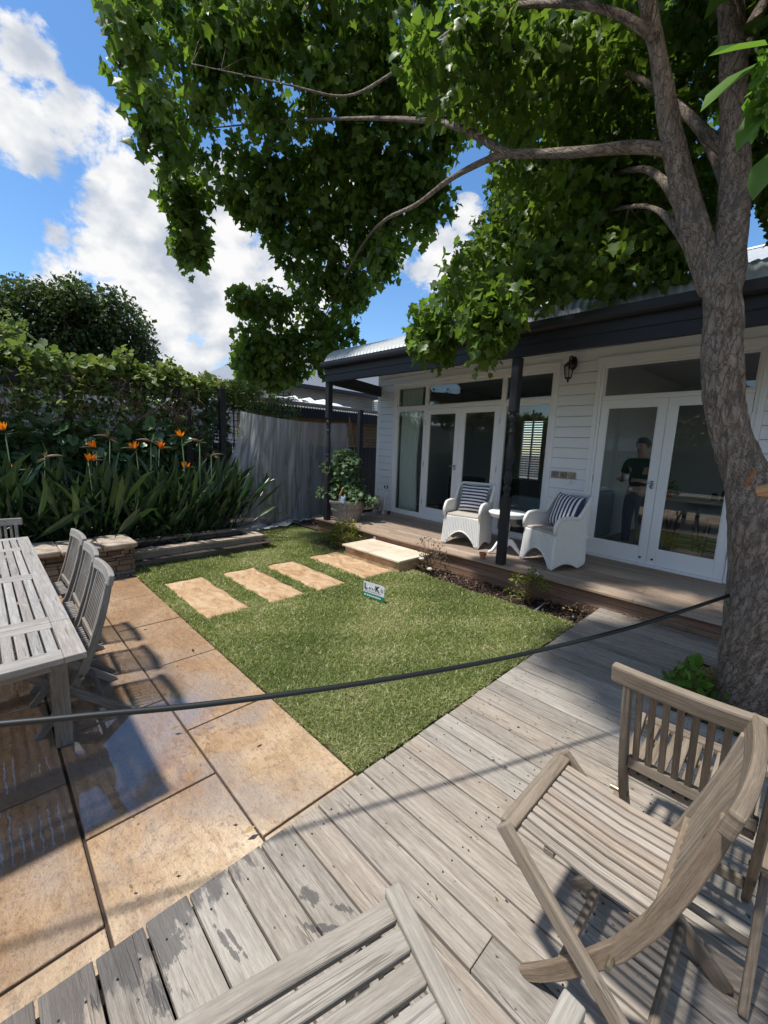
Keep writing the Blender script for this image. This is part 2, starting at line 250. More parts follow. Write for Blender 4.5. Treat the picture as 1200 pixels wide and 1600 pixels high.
    m = Mat('cream_stone'); tc = m.n('ShaderNodeTexCoord'); ob = tc.outputs['Object']; n1 = m.noise(ob, 3, 6); c = m.ramp(n1, [(.3, (.46, .38, .28)), (.55, (.60, .52, .41)), (.75, (.68, .61, .5))]); c = m.mix(m.rng(m.noise(ob, 60, 3), .6, .7, 0, .3), c, (.25, .2, .15)); m.col(c); m.rough(.75); m.bump(m.noise(ob, 40, 4), .3, .004)
    m = Mat('render_stone'); tc = m.n('ShaderNodeTexCoord'); ob = tc.outputs['Object']; n1 = m.noise(ob, 3.5, 6, .65); c = m.ramp(n1, [(.3, (.13, .12, .10)), (.55, (.22, .205, .18)), (.75, (.31, .29, .26))]); m.col(c); m.rough(.85); m.bump(m.noise(ob, 50, 4), .4, .004)
    m = Mat('wall_stone'); tc = m.n('ShaderNodeTexCoord'); ob = tc.outputs['Object']; n1 = m.noise(ob, 9, 6, .65); c = m.mix(.6, m.ramp(n1, [(.3, (.07, .052, .04)), (.55, (.19, .145, .11)), (.75, (.30, .25, .20))]), m.ramp(m.attr(), [(0, (.08, .06, .045)), (.5, (.22, .16, .11)), (1, (.28, .25, .22))])); m.col(c); m.rough(.9); m.bump(m.noise(ob, 35, 5, .7), .8, .012)
    m = Mat('coping_stone'); tc = m.n('ShaderNodeTexCoord'); ob = tc.outputs['Object']; n1 = m.noise(ob, 6, 7, .7); c = m.ramp(n1, [(.3, (.17, .13, .10)), (.5, (.34, .28, .22)), (.7, (.50, .44, .37))]); m.col(c); m.rough(.85); m.bump(m.noise(ob, 30, 5), .6, .008)
    m = Mat('brick'); tc = m.n('ShaderNodeTexCoord'); sp = m.n('ShaderNodeSeparateXYZ'); m.L.new(tc.outputs['Object'], sp.inputs[0]); cb = m.n('ShaderNodeCombineXYZ'); m.L.new(sp.outputs[1], cb.inputs[0]); m.L.new(sp.outputs[2], cb.inputs[1])
    br = m.n('ShaderNodeTexBrick'); m.L.new(cb.outputs[0], br.inputs[0]); br.inputs['Color1'].default_value = (.40, .26, .11, 1); br.inputs['Color2'].default_value = (.26, .15, .065, 1); br.inputs['Mortar'].default_value = (.14, .11, .08, 1); br.inputs['Scale'].default_value = 1; br.inputs['Brick Width'].default_value = .24; br.inputs['Row Height'].default_value = .086; br.inputs['Mortar Size'].default_value = .01
    m.col(m.mix(.3, br.outputs[0], m.ramp(m.noise(tc.outputs['Object'], 9, 4), [(.3, (.2, .12, .06)), (.7, (.5, .36, .2))]))); m.rough(.9); m.bump(m.math('SUBTRACT', 1.0, br.outputs['Fac']), .6, .01)
    m = Mat('ground_soil'); tc = m.n('ShaderNodeTexCoord'); ob = tc.outputs['Object']; c = m.ramp(m.noise(ob, 2, 6), [(.3, (.07, .05, .035)), (.7, (.16, .12, .09))]); m.col(c); m.rough(.95); m.bump(m.noise(ob, 20, 6), .6, .03)
    m = Mat('turf_thatch'); tc = m.n('ShaderNodeTexCoord'); ob = tc.outputs['Object']; c = m.ramp(m.noise(ob, 45, 6, .7), [(.35, (.05, .055, .02)), (.55, (.12, .13, .05)), (.7, (.25, .22, .11))]); m.col(c); m.rough(.95); m.bump(m.noise(ob, 60, 5), 1.0, .02)
    m = Mat('stripe_fabric'); tc = m.n('ShaderNodeTexCoord'); sp = m.n('ShaderNodeSeparateXYZ'); m.L.new(tc.outputs['UV'], sp.inputs[0]); s = m.math('SINE', m.math('MULTIPLY', sp.outputs[0], 2 * math.pi * 8)); m.col(m.mix(m.rng(s, -.08, .08), (.035, .04, .085), (.74, .74, .75))); m.rough(.9); m.bump(m.noise(m.mapping(tc.outputs['UV'], (200, 200, 1)), 1, 2), .3, .001)
    m = Mat('bird_net'); tc = m.n('ShaderNodeTexCoord'); fc = m.attr('dens'); tr = m.n('ShaderNodeBsdfTransparent'); m.col((.86, .88, .94)); m.rough(.85); tl = m.n('ShaderNodeBsdfTranslucent'); tl.inputs[0].default_value = (.75, .78, .88, 1)
    mx0 = m.n('ShaderNodeMixShader'); mx0.inputs[0].default_value = .35; m.L.new(m.b.outputs[0], mx0.inputs[1]); m.L.new(tl.outputs[0], mx0.inputs[2])
    nn = m.noise(m.mapping(tc.outputs['UV'], (9, 1.2, 1)), 1.6, 5, .6, .8); fac = m.math('ADD', fc, m.rng(nn, .35, .7, -.06, .12)); mx = m.n('ShaderNodeMixShader'); m.L.new(fac, mx.inputs[0]); m.L.new(tr.outputs[0], mx.inputs[1]); m.L.new(mx0.outputs[0], mx.inputs[2]); m.L.new(mx.outputs[0], m.out.inputs[0])
    m = Mat('pond_water'); m.col((.01, .012, .008)); m.rough(.06)
stone_mats()
# ------------------------------------------------------------------ mesh builders
def props(o, label=None, cat=None, group=None, kind=None):
    if label: o['label'] = label
    if cat: o['category'] = cat
    if group: o['group'] = group
    if kind: o['kind'] = kind
    return o
def thing(name, label, cat, loc=(0, 0, 0), rotz=0., group=None):
    o = bpy.data.objects.new(name, None); COL.objects.link(o); o.location = loc; o.rotation_euler = (0, 0, rotz); o.empty_display_size = .1
    return props(o, label, cat, group)
def chain_matrix(p):
    mt = Matrix.Identity(4)
    while p is not None:
        mt = (Matrix.Translation(p.location) @ p.rotation_euler.to_matrix().to_4x4()) @ mt; p = p.parent
    return mt
def link(me, name, mat, parent, local, bevel=0, smooth=False, subsurf=0):
    o = bpy.data.objects.new(name, me); COL.objects.link(o)
    if mat: me.materials.append(MATS[mat])
    if parent is not None:
        if not local: me.transform(chain_matrix(parent).inverted())
        o.parent = parent
    if smooth: me.polygons.foreach_set('use_smooth', [True] * len(me.polygons))
    if bevel:
        b = o.modifiers.new('bevel', 'BEVEL'); b.width = bevel; b.segments = 2; b.limit_method = 'ANGLE'; b.angle_limit = R(40)
    if subsurf:
        s = o.modifiers.new('sub', 'SUBSURF'); s.levels = subsurf; s.render_levels = subsurf
    return o
class MB:
    def __init__(s): s.v = []; s.f = []; s.uv = []; s.r = []
    def add(s, verts, faces, uvs, rnd=None):
        b = len(s.v); s.v += [tuple(map(float, p)) for p in verts]; r = random.random() if rnd is None else rnd; s.r += [r] * len(verts)
        for f, u in zip(faces, uvs): s.f.append([b + i for i in f]); s.uv += u
        return s
    def frame(s, o, ax, ay, az, lx, ly, lz, rnd=None):     # box: origin corner-centred, length along ax = grain
        o = np.array(o, float); ax, ay, az = [np.array(a, float) for a in (ax, ay, az)]
        V = []; Lc = []
        for i in (-.5, .5):
            for j in (-.5, .5):
                for k in (-.5, .5): V.append(o + ax * lx * i + ay * ly * j + az * lz * k); Lc.append((i * lx, j * ly, k * lz))
        Fs = [(0, 1, 3, 2), (4, 6, 7, 5), (0, 4, 5, 1), (2, 3, 7, 6), (0, 2, 6, 4), (1, 5, 7, 3)]
        ou, ov = random.random() * 50, random.random() * 50
        return s.add(V, Fs, [[(Lc[i][0] + ou, Lc[i][1] + Lc[i][2] + ov) for i in f] for f in Fs], rnd)
    def box(s, x0, x1, y0, y1, z0, z1, rnd=None):
        d = [x1 - x0, y1 - y0, z1 - z0]; E = np.eye(3); k = int(np.argmax(d)); o = [(x0 + x1) / 2, (y0 + y1) / 2, (z0 + z1) / 2]
        a = [k, (k + 1) % 3, (k + 2) % 3]; return s.frame(o, E[a[0]], E[a[1]], E[a[2]], d[a[0]], d[a[1]], d[a[2]], rnd)
    def bar(s, p0, p1, w, h, up=(0, 0, 1), rnd=None):
        p0, p1 = np.array(p0, float), np.array(p1, float); d = p1 - p0; L = np.linalg.norm(d); d /= L; sd = np.cross(d, up); sd /= np.linalg.norm(sd); u = np.cross(sd, d)
        return s.frame((p0 + p1) / 2, d, sd, u, L, w, h, rnd)
    def sweep(s, pts, w, h, side, rnd=None):
        pts = [np.array(p, float) for p in pts]; n = len(pts); side = np.array(side, float); hs = h if isinstance(h, (list, tuple)) else [h] * n
        V = []; acc = 0; ls = []
        for i, p in enumerate(pts):
            t = pts[min(i + 1, n - 1)] - pts[max(i - 1, 0)]; t /= np.linalg.norm(t); up = np.cross(side, t); up /= np.linalg.norm(up)
            if i: acc += np.linalg.norm(p - pts[i - 1])
            ls.append(acc)
            for a, b in ((-.5, -.5), (.5, -.5), (.5, .5), (-.5, .5)): V.append(p + side * w * a + up * hs[i] * b)
        Fs = []; U = []; ou, ov = random.random() * 50, random.random() * 50; vv = [0, w, w + h0(hs), 2 * w + h0(hs), 2 * w + 2 * h0(hs)]
        for i in range(n - 1):
            for k in range(4):
                a, b = i * 4 + k, i * 4 + (k + 1) % 4; Fs.append((a, b, b + 4, a + 4)); U.append([(ls[i] + ou, vv[k] + ov), (ls[i] + ou, vv[k + 1] + ov), (ls[i + 1] + ou, vv[k + 1] + ov), (ls[i + 1] + ou, vv[k] + ov)])
        Fs += [(3, 2, 1, 0), tuple(4 * (n - 1) + k for k in range(4))]; U += [[(ou, ov), (ou, ov + w), (ou + .01, ov + w), (ou + .01, ov)]] * 2
        return s.add(V, Fs, U, rnd)
    def tube(s, pts, rad, seg=8, cap=True, rnd=None, vscale=1.0):
        pts = [np.array(p, float) for p in pts]; n = len(pts); rr = rad if isinstance(rad, (list, tuple, np.ndarray)) else [rad] * n
        V = []; acc = 0; ls = []; ref = None
        for i, p in enumerate(pts):
            t = pts[min(i + 1, n - 1)] - pts[max(i - 1, 0)]; t /= (np.linalg.norm(t) + 1e-9)
            if ref is None: ref = np.array([1., 0, 0]) if abs(t[0]) < .8 else np.array([0, 1., 0])
            ref = ref - t * (ref @ t); ref /= np.linalg.norm(ref); b = np.cross(t, ref)
            if i: acc += np.linalg.norm(p - pts[i - 1])
            ls.append(acc)
            for k in range(seg): a = 2 * math.pi * k / seg; V.append(p + (ref * math.cos(a) + b * math.sin(a)) * rr[i])
        Fs = []; U = []
        for i in range(n - 1):
            for k in range(seg):
                a, b = i * seg + k, i * seg + (k + 1) % seg; Fs.append((a, b, b + seg, a + seg)); c = 2 * math.pi * max(rr[i], .01) * vscale
                U.append([(ls[i], c * k / seg), (ls[i], c * (k + 1) / seg), (ls[i + 1], c * (k + 1) / seg), (ls[i + 1], c * k / seg)])
        if cap: Fs += [tuple(range(seg))[::-1], tuple((n - 1) * seg + k for k in range(seg))]; U += [[(0, 0)] * seg] * 2
        return s.add(V, Fs, U, rnd)
    def lathe(s, prof, c=(0, 0, 0), seg=20, rnd=None, fn=None):
        V = []; n = len(prof)
        for (r, z) in prof:
            for k in range(seg): a = 2 * math.pi * k / seg; q = 1 if fn is None else fn(a, z); V.append((c[0] + r * q * math.cos(a), c[1] + r * q * math.sin(a), c[2] + z))
        Fs = []; U = []; ou = random.random() * 9
        for i in range(n - 1):
            for k in range(seg):
                a, b = i * seg + k, i * seg + (k + 1) % seg; Fs.append((a, b, b + seg, a + seg)); u0, u1 = prof[i][1] + ou, prof[i + 1][1] + ou
                U.append([(u0, k / seg), (u0, (k + 1) / seg), (u1, (k + 1) / seg), (u1, k / seg)])
        Fs += [tuple(range(seg))[::-1], tuple((n - 1) * seg + k for k in range(seg))]; U += [[(0, 0)] * seg] * 2
        return s.add(V, Fs, U, rnd)
    def grid(s, fn, nu, nv, rnd=None, thick=0.):
        P = np.array([[fn(i / nu, j / nv) for j in range(nv + 1)] for i in range(nu + 1)], float)
        V = P.reshape(-1, 3); W = nv + 1; Fs = []; U = []
        for i in range(nu):
            for j in range(nv):
                a = i * W + j; Fs.append((a, a + W, a + W + 1, a + 1)); U.append([(i / nu, j / nv), ((i + 1) / nu, j / nv), ((i + 1) / nu, (j + 1) / nv), (i / nu, (j + 1) / nv)])
        return s.add(V, Fs, U, rnd)
    def poly(s, pts, rnd=None): return s.add(pts, [tuple(range(len(pts)))], [[(p[0], p[1]) for p in pts]], rnd)
    def prism(s, pts, vec, rnd=None):
        n = len(pts); v = np.array(vec, float); P = [np.array(p, float) for p in pts]; V = P + [p + v for p in P]
        Fs = [tuple(range(n))[::-1], tuple(range(n, 2 * n))] + [(i, (i + 1) % n, (i + 1) % n + n, i + n) for i in range(n)]
        return s.add(V, Fs, [[(V[i][0], V[i][1] + V[i][2]) for i in f] for f in Fs], rnd)
    def build(s, name, mat, parent=None, local=False, bevel=0, smooth=False, subsurf=0, solid=0):
        me = bpy.data.meshes.new(name); me.from_pydata(s.v, [], s.f); uv = me.uv_layers.new(name='UVMap'); uv.data.foreach_set('uv', np.array(s.uv, np.float32).ravel())
        at = me.attributes.new('rnd', 'FLOAT', 'POINT'); at.data.foreach_set('value', np.array(s.r, np.float32))
        o = link(me, name, mat, parent, local, bevel, smooth, subsurf)
        if solid: sm = o.modifiers.new('solid', 'SOLIDIFY'); sm.thickness = solid; sm.offset = 0
        return o
def h0(hs): return hs[0]
def ring(mb, x0, x1, z0, z1, t, y0, y1):                  # rectangular frame as one piece
    O = [(x0, z0), (x1, z0), (x1, z1), (x0, z1)]; I = [(x0 + t, z0 + t), (x1 - t, z0 + t), (x1 - t, z1 - t), (x0 + t, z1 - t)]
    V = [(a, y0, c) for a, c in O] + [(a, y0, c) for a, c in I] + [(a, y1, c) for a, c in O] + [(a, y1, c) for a, c in I]; Fs = []
    for i in range(4): j = (i + 1) % 4; Fs += [(i, j, j + 4, i + 4), (i + 8, i + 12, j + 12, j + 8), (i, i + 8, j + 8, j), (i + 4, j + 4, j + 12, i + 12)]
    mb.add(V, Fs, [[(V[q][0], V[q][2]) for q in f] for f in Fs]); return mb
def scatter(name, mat, tv, tf, P, A, Nn, S, rnd, parent=None, curl=None):
    """many copies of a small template (tv verts, tf tris) as one mesh: position P, long axis A, normal Nn, scale S"""
    tv = np.array(tv, float); tf = np.array(tf, int); n = len(P); P = np.asarray(P, float)
    A = A / (np.linalg.norm(A, axis=1, keepdims=True) + 1e-9); Nn = Nn - A * np.sum(A * Nn, 1, keepdims=True); Nn /= (np.linalg.norm(Nn, axis=1, keepdims=True) + 1e-9); B = np.cross(Nn, A)
    S = np.asarray(S, float).reshape(n, -1); S = np.repeat(S, 3, 1) if S.shape[1] == 1 else S
    V = P[:, None] + A[:, None] * (tv[:, 0] * S[:, :1])[..., None] + B[:, None] * (tv[:, 1] * S[:, 1:2])[..., None] + Nn[:, None] * (tv[:, 2] * S[:, 2:3])[..., None]
    k = len(tv); Fc = (tf[None] + (np.arange(n) * k)[:, None, None]).reshape(-1, 3); V = V.reshape(-1, 3)
    me = bpy.data.meshes.new(name); me.vertices.add(len(V)); me.vertices.foreach_set('co', V.astype(np.float32).ravel())
    me.loops.add(Fc.size); me.loops.foreach_set('vertex_index', Fc.astype(np.int32).ravel()); me.polygons.add(len(Fc)); me.polygons.foreach_set('loop_start', np.arange(0, Fc.size, 3, dtype=np.int32)); me.update(calc_edges=True)
    at = me.attributes.new('rnd', 'FLOAT', 'POINT'); at.data.foreach_set('value', np.repeat(np.asarray(rnd, float), k).astype(np.float32))
    return link(me, name, mat, parent, False)
def rand_dirs(n): v = RNG.normal(size=(n, 3)); return v / np.linalg.norm(v, axis=1, keepdims=True)
MAPLE_V = [(0, 0, 0), (-.06, .20, .05), (.10, .46, .10), (.30, .36, .03), (.52, .56, .09), (.66, .27, .0), (1.0, 0, -.22), (.66, -.27, .0), (.52, -.56, .09), (.30, -.36, .03), (.10, -.46, .10), (-.06, -.20, .05), (.42, 0, -.07)]
MAPLE_F = [(12, i, i + 1) for i in range(0, 11)] + [(12, 11, 0)]
OVAL_V = [(0, 0, 0), (.3, .24, .05), (.7, .20, .03), (1, 0, -.08), (.7, -.20, .03), (.3, -.24, .05), (.5, 0, -.03)]
OVAL_F = [(6, i, (i + 1) % 6) for i in range(6)]
DIA_V = [(0, 0, 0), (.5, .3, .06), (1, 0, -.04), (.5, -.3, .06)]; DIA_F = [(0, 1, 2), (0, 2, 3)]
VINE_V = [(0, 0, 0), (-.12, .3, .03), (.2, .52, .05), (.45, .40, .03), (.7, .42, .04), (1, 0, -.08), (.7, -.42, .04), (.45, -.40, .03), (.2, -.52, .05), (-.12, -.3, .03), (.4, 0, -.04)]
VINE_F = [(10, i, i + 1) for i in range(9)] + [(10, 9, 0)]
def leaf_cloud(name, mat, C, rad, per, size, parent=None, tmpl='oval', droop=.3, rnd=None, flat=(1, 1, 1), up=.7):
    """leaves spread through balls of radius rad round the centres C"""
    C = np.asarray(C, float); n = len(C) * per; cen = np.repeat(C, per, 0); rad = np.repeat(np.broadcast_to(np.asarray(rad, float), (len(C),)), per)
    off = rand_dirs(n) * (RNG.random(n) ** .45)[:, None] * rad[:, None] * np.array(flat); P = cen + off
    A = rand_dirs(n) + off / (rad[:, None] + 1e-6) * .6; A[:, 2] -= droop; Nn = rand_dirs(n); Nn[:, 2] = np.abs(Nn[:, 2]) + up
    S = size * (.5 + .85 * RNG.random(n)); base = np.repeat(RNG.random(len(C)), per); r = np.clip(base * .55 + RNG.random(n) * .45, 0, 1) if rnd is None else rnd(n)
    T = dict(oval=(OVAL_V, OVAL_F), maple=(MAPLE_V, MAPLE_F), dia=(DIA_V, DIA_F), vine=(VINE_V, VINE_F))[tmpl]
    return scatter(name, mat, T[0], T[1], P, A, Nn, S, r, parent)
def copy_tree(o, parent=None):
    c = o.copy(); COL.objects.link(c); c.parent = parent
    for ch in o.children: copy_tree(ch, c)
    return c
# ================================================================== THE SETTING
def st(o): o['kind'] = 'structure'; return o
DX = -1.287
b = MB(); b.box(-160, 160, -160, 160, -.5, -.20); st(b.build('ground', 'ground_soil'))
# paving slabs of the terrace
b = MB(); g = .006
def slab(x0, x1, y0, y1):
    x0, x1 = x0 + g, x1 - g; y0, y1 = y0 + g, y1 - g; dz = random.uniform(-.002, .002)
    b.box(x0, x1, y0, y1, -.15, -.10 + dz)
for (y0, y1, xs) in [(.729, 1.245, [-5.5, -4.68, -3.90, -3.10, -2.27, -1.39, -1.20]), (.184, .729, [-5.5, -5.1, -4.3, -3.5, -2.66, -1.86, -1.20]), (-.36, .184, [-5.5, -4.7, -3.9, -3.1, -2.265, -1.453, -1.2]), (-.905, -.36, [-5.5, -5.1, -4.3, -3.5, -2.66, -1.86, -1.2]), (-1.45, -.905, [-5.5, -4.7, -3.9, -3.1, -2.265, -1.453, -1.2]), (-2.0, -1.45, [-5.5, -4.3, -3.5, -2.66, -1.86, -1.2]), (-2.6, -2.0, [-5.5, -4.7, -3.1, -2.265, -1.453, -1.2]), (-3.2, -2.6, [-5.5, -4.3, -2.66, -1.2])]:
    for a, c in zip(xs[:-1], xs[1:]): slab(a, c, y0, y1)
st(b.build('paving', 'sandstone', bevel=.005))
b = MB(); b.box(-5.6, -1.2, -3.3, 1.24, -.19, -.112); st(b.build('paving_base', 'soil'))
# timber deck
b = MB(); y = -.005 - .1345 * 20; k = 0
while y < 4.50:
    off = random.uniform(-.005, .004); xs = [DX + off, 3.4]
    if k % 3 == 1: xs = [DX + off, random.uniform(-.2, 1.2), 3.4]
    if abs(y - .933) < .03: xs = [DX + off, -.50, 3.4]
    y1 = min(y + .1265, 4.515)
    for a, c in zip(xs[:-1], xs[1:]):
        # leave a planting hole round the tree
        if y1 > 3.02 and y < 3.80: 
            if a < -.46: b.box(a + .001, min(c, -.46) - .001, y, y1, -.025, random.uniform(-.0015, .0015))
            if c > .62: b.box(max(a, .62) + .001, c - .001, y, y1, -.025, 0)
        else: b.box(a + .001, c - .001, y, y1, -.025, random.uniform(-.0015, .0015))
    y += .1345; k += 1
st(b.build('deck', 'deck_wood', bevel=.003))
b = MB()
for x in [-1.19, -.74, -.29, .16 - .62, 1.06, 1.51, 2.0, 2.6]: b.box(x - .022, x + .022, -2.7, 4.4, -.14, -.027)
b.box(-1.26, -1.245, -2.7, 4.5, -.15, -.03); st(b.build('deck_joists', 'stake_wood'))
b = MB(); n = 0
for i in range(-8, 34):
    for x in [-1.19, -.74, -.29, 1.06, 1.51]:
        for q in (.035, .095):
            yy = -.005 + .1345 * i + q
            if x > -.5 and 3.0 < yy < 3.8: continue
            b.lathe([(.0035, .0), (.003, .0022)], (x + random.uniform(-.006, .006), yy, .0005), 6)
st(b.build('deck_nails', 'black_metal'))
# veranda floor and risers
b = MB(); y = 4.385; k = 0
while y < 6.5:
    xs = [-6.25] + sorted(random.sample([-4.6, -3.4, -2.2, -1.0, .4, 1.6], 2)) + [3.4]
    for a, c in zip(xs[:-1], xs[1:]): b.box(a + .001, c - .001, y, y + .086, .150, .175 + random.uniform(-.001, .001))
    y += .090; k += 1
st(b.build('veranda_floor', 'veranda_wood', bevel=.003))
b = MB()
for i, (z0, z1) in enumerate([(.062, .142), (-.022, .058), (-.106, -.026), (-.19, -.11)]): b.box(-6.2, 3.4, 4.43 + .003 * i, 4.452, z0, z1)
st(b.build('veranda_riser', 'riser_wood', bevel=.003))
b = MB(); b.box(-6.2, 3.4, 4.47, 6.4, -.19, .13); st(b.build('veranda_base', 'soil'))
# garden soil
def bumpy(name, mat, x0, x1, y0, y1, z, amp, nx, ny, sc=3.0):
    m_ = MB(); from mathutils import noise as mn
    def fn(u, v):
        x, y = x0 + (x1 - x0) * u, y0 + (y1 - y0) * v; e = min(u, 1 - u, v, 1 - v) * 8; e = min(1, e)
        return (x, y, z + amp * e * (mn.noise((x * sc, y * sc, z)) + .5 * mn.noise((x * sc * 3, y * sc * 3, 1))))
    m_.grid(fn, nx, ny); return st(m_.build(name, mat, smooth=True))
bumpy('garden_bed_soil', 'soil', -5.4, -1.29, 3.9, 4.44, -.115, .02, 120, 16, 6)
bumpy('fence_bed_soil', 'soil', -8.0, -6.95, -3, 9, -.02, .05, 20, 120, 2)
bumpy('planting_bed_soil', 'soil', -7.0, -5.6, -3, 3.2, .02, .04, 20, 60, 2)
bumpy('tree_bed_soil', 'soil', -.52, .70, 2.98, 3.84, -.09, .03, 20, 20, 5)
bumpy('side_bed_soil', 'soil', -7.0, -6.2, 4.4, 9, -.04, .05, 12, 60, 2)
# lawn
LAWN = [(-5.72, -1.375, 1.245, 4.0), (-7.0, -4.95, 3.05, 4.75)]
STONES = [(-4.885, -3.655, 1.385, 1.815), (-4.87, -3.64, 2.035, 2.455), (-4.84, -3.64, 2.61, 3.03), (-4.87, -3.64, 3.30, 3.83)]
b = MB(); b.box(-5.72, -1.375, 1.245, 4.02, -.16, -.090); b.box(-7.0, -4.95, 3.05, 4.75, -.17, -.094); st(b.build('lawn_soil', 'turf_thatch', bevel=.01))
def lawn_blades():
    N = 520000; P = []
    x = RNG.uniform(-7.0, -1.36, N); y = RNG.uniform(1.235, 4.75, N); d = np.hypot(x, y)
    ok = ((x > -5.70) & (x < -1.362 + .012 * np.sin(y * 9)) & (y > 1.238 + .012 * np.sin(x * 11) + .01 * np.sin(x * 27)) & (y < 4.02 + .05 * np.sin(x * 3.1) + .03 * np.sin(x * 8))) | ((x < -4.95) & (y > 3.05) & (y < 4.72 + .06 * np.sin(x * 4)))
    ok &= ~((x > -5.65) & (x < -4.75) & (np.hypot((x + 5.15) / .62, (y - 4.18) / .42) < 1))
    ok &= ~((x > -3.2) & (y > 4.0)) & ~((x > -4.72) & (x < -3.5) & (y > 3.80))
    for (a, c, e, f) in STONES:
        w_ = -.012 + .012 * np.sin(x * 23 + y * 31); ok &= ~((x > a + w_) & (x < c - w_) & (y > e + w_) & (y < f - w_))
    keep = RNG.random(N) < np.clip(3.2 / d, .35, 1.0); ok &= keep
    # worn, thinner patches
    x, y, d = x[ok], y[ok], d[ok]; n = len(x)
    pat = np.sin(x * 2.3 + 1) * np.sin(y * 2.9) + .6 * np.sin(x * 5.1 + y * 3.3) + .5 * np.sin(x * 9.7 - y * 7.1)
    A = np.stack([RNG.normal(size=n), RNG.normal(size=n), np.abs(RNG.normal(size=n)) * .75 + .12], 1); Nn = rand_dirs(n)
    z = -.092 + RNG.random(n) * .016
    L = (.015 + .022 * RNG.random(n)) * (1 + .05 * d); W = (.0028 + .0020 * RNG.random(n)) * np.clip(d / 2.4, .8, 2.0)
    strip = np.sin(np.floor((y + .12 * np.sin(x)) / .41) * 12.9) * .10; seam = np.abs(((y + .12 * np.sin(x)) / .41) % 1 - .5) > .47; r = np.clip(.42 + .20 * pat + strip - .12 * seam + RNG.normal(size=n) * .22, 0, .93); dry = RNG.random(n) < (.15 + .13 * (pat > .5)); r[dry] = 1.0
    tv = [(0, -.5, 0), (0, .5, 0), (.55, .42, .05), (.55, -.42, .05), (1, 0, -.12)]; tf = [(0, 1, 2), (0, 2, 3), (3, 2, 4)]
    o = scatter('lawn_grass', 'grass_blade', tv, tf, np.stack([x, y, z], 1), A, Nn, np.stack([L, W, L], 1), r)
    props(o, 'freshly laid green lawn with matted blades and straw tinted patches', 'grass', kind='stuff')
lawn_blades()
for i, (a, c, e, f) in enumerate(STONES):
    m_ = MB(); a -= .01; c += .01; e -= .01; f += .01
    def fn(u, v, a=a, c=c, e=e, f=f):
        x = a + (c - a) * u; y = e + (f - e) * v; x += .008 * math.sin(y * 19 + i); y += .008 * math.sin(x * 13 + i * 2)
        ed = min(u, 1 - u, v * .5, (1 - v) * .5); return (x, y, -.118 + .042 * min(1, max(0, ed) * 26) ** .5 + .003 * math.sin(x * 21) * math.sin(y * 17 + i))
    m_.grid(fn, 40, 20); o = m_.build('stepping_stone', 'step_stone', smooth=True)
    props(o, ['sandy orange stepping stone nearest the paved terrace and dining table', 'sandy stepping stone second from the terrace, between two grass strips', 'sandy stepping stone third from the terrace, next before the one at the step', 'sandy stepping stone touching the cream step below the veranda'][i], 'stepping stone', 'stepping stones across the lawn')
t = thing('stone_step', 'low cream stone block step between the stepping stones and the veranda', 'step', (-4.1, 4.1, -.1))
b = MB(); b.box(-4.68, -3.56, 3.84, 4.40, -.15, .045); b.build('step_block', 'step_stone', t, bevel=.006)
b = MB(); b.box(-4.71, -4.135, 3.80, 4.425, .047, .075); b.box(-4.13, -3.53, 3.80, 4.425, .047, .0755); b.build('step_tread', 'cream_stone', t, bevel=.006)
# ground cover bits
def chips(name, mat, label, cat, region, n, size, z, tmpl='dia', flat=.35):
    P = []
    while len(P) < n:
        x0, x1, y0, y1 = random.choice(region); P.append((random.uniform(x0, x1), random.uniform(y0, y1), z + random.random() * .02))
    P = np.array(P); A = rand_dirs(n); A[:, 2] *= flat; Nn = rand_dirs(n) * .6; Nn[:, 2] += 1
    T = dict(dia=(DIA_V, DIA_F), stone=([(-.5, 0, 0), (0, .35, .1), (.5, 0, 0), (0, -.35, .1), (0, 0, .35)], [(0, 1, 4), (1, 2, 4), (2, 3, 4), (3, 0, 4)]))[tmpl]
    S = size * (.5 + RNG.random(n)); o = scatter(name, mat, T[0], T[1], P, A, Nn, np.stack([S, S * .8, S], 1), RNG.random(n) ** 1.6); return props(o, label, cat, kind='stuff')
chips('bark_mulch', 'bark_chip', 'dark brown bark mulch strewn along the veranda edge', 'mulch', [(-3.55, -1.30, 4.02, 4.42), (-5.6, -4.75, 3.85, 4.42), (-3.55, -1.30, 4.1, 4.42)], 9000, .032, -.108)
chips('fallen_leaves', 'dry_leaf', 'dry tan leaves caught where deck meets veranda riser', 'leaves', [(-1.25, -.1, 4.40, 4.46), (-1.1, -.5, 4.38, 4.45), (-1.7, -1.3, 4.05, 4.35)], 170, .03, .004)
chips('deck_litter', 'dry_leaf', 'tiny dry leaf bits and seeds scattered over the deck boards', 'leaf litter', [(-1.2, 1.2, .2, 4.3), (-1.2, -.4, 1.5, 4.3)], 150, .014, .001)
chips('fallen_leaves', 'dry_leaf', 'few dry fallen leaves lying on the lawn and paving', 'leaves', [(-5.4, -1.5, 1.3, 3.9), (-5.2, -1.4, -.3, 1.2)], 60, .035, -.074)
chips('gravel', 'pebble', 'small grey pebbles along the foot of the stacked stone wall', 'gravel', [(-5.52, -5.40, -1.5, 1.3)], 1500, .028, -.105, 'stone')
chips('bed_litter', 'dry_leaf', 'leaf litter covering the bed by the fence and netting', 'leaf litter', [(-7.9, -6.9, -2, 9), (-6.9, -6.25, 4.6, 9), (-.45, .6, 3.0, 3.8)], 5000, .04, -.01)
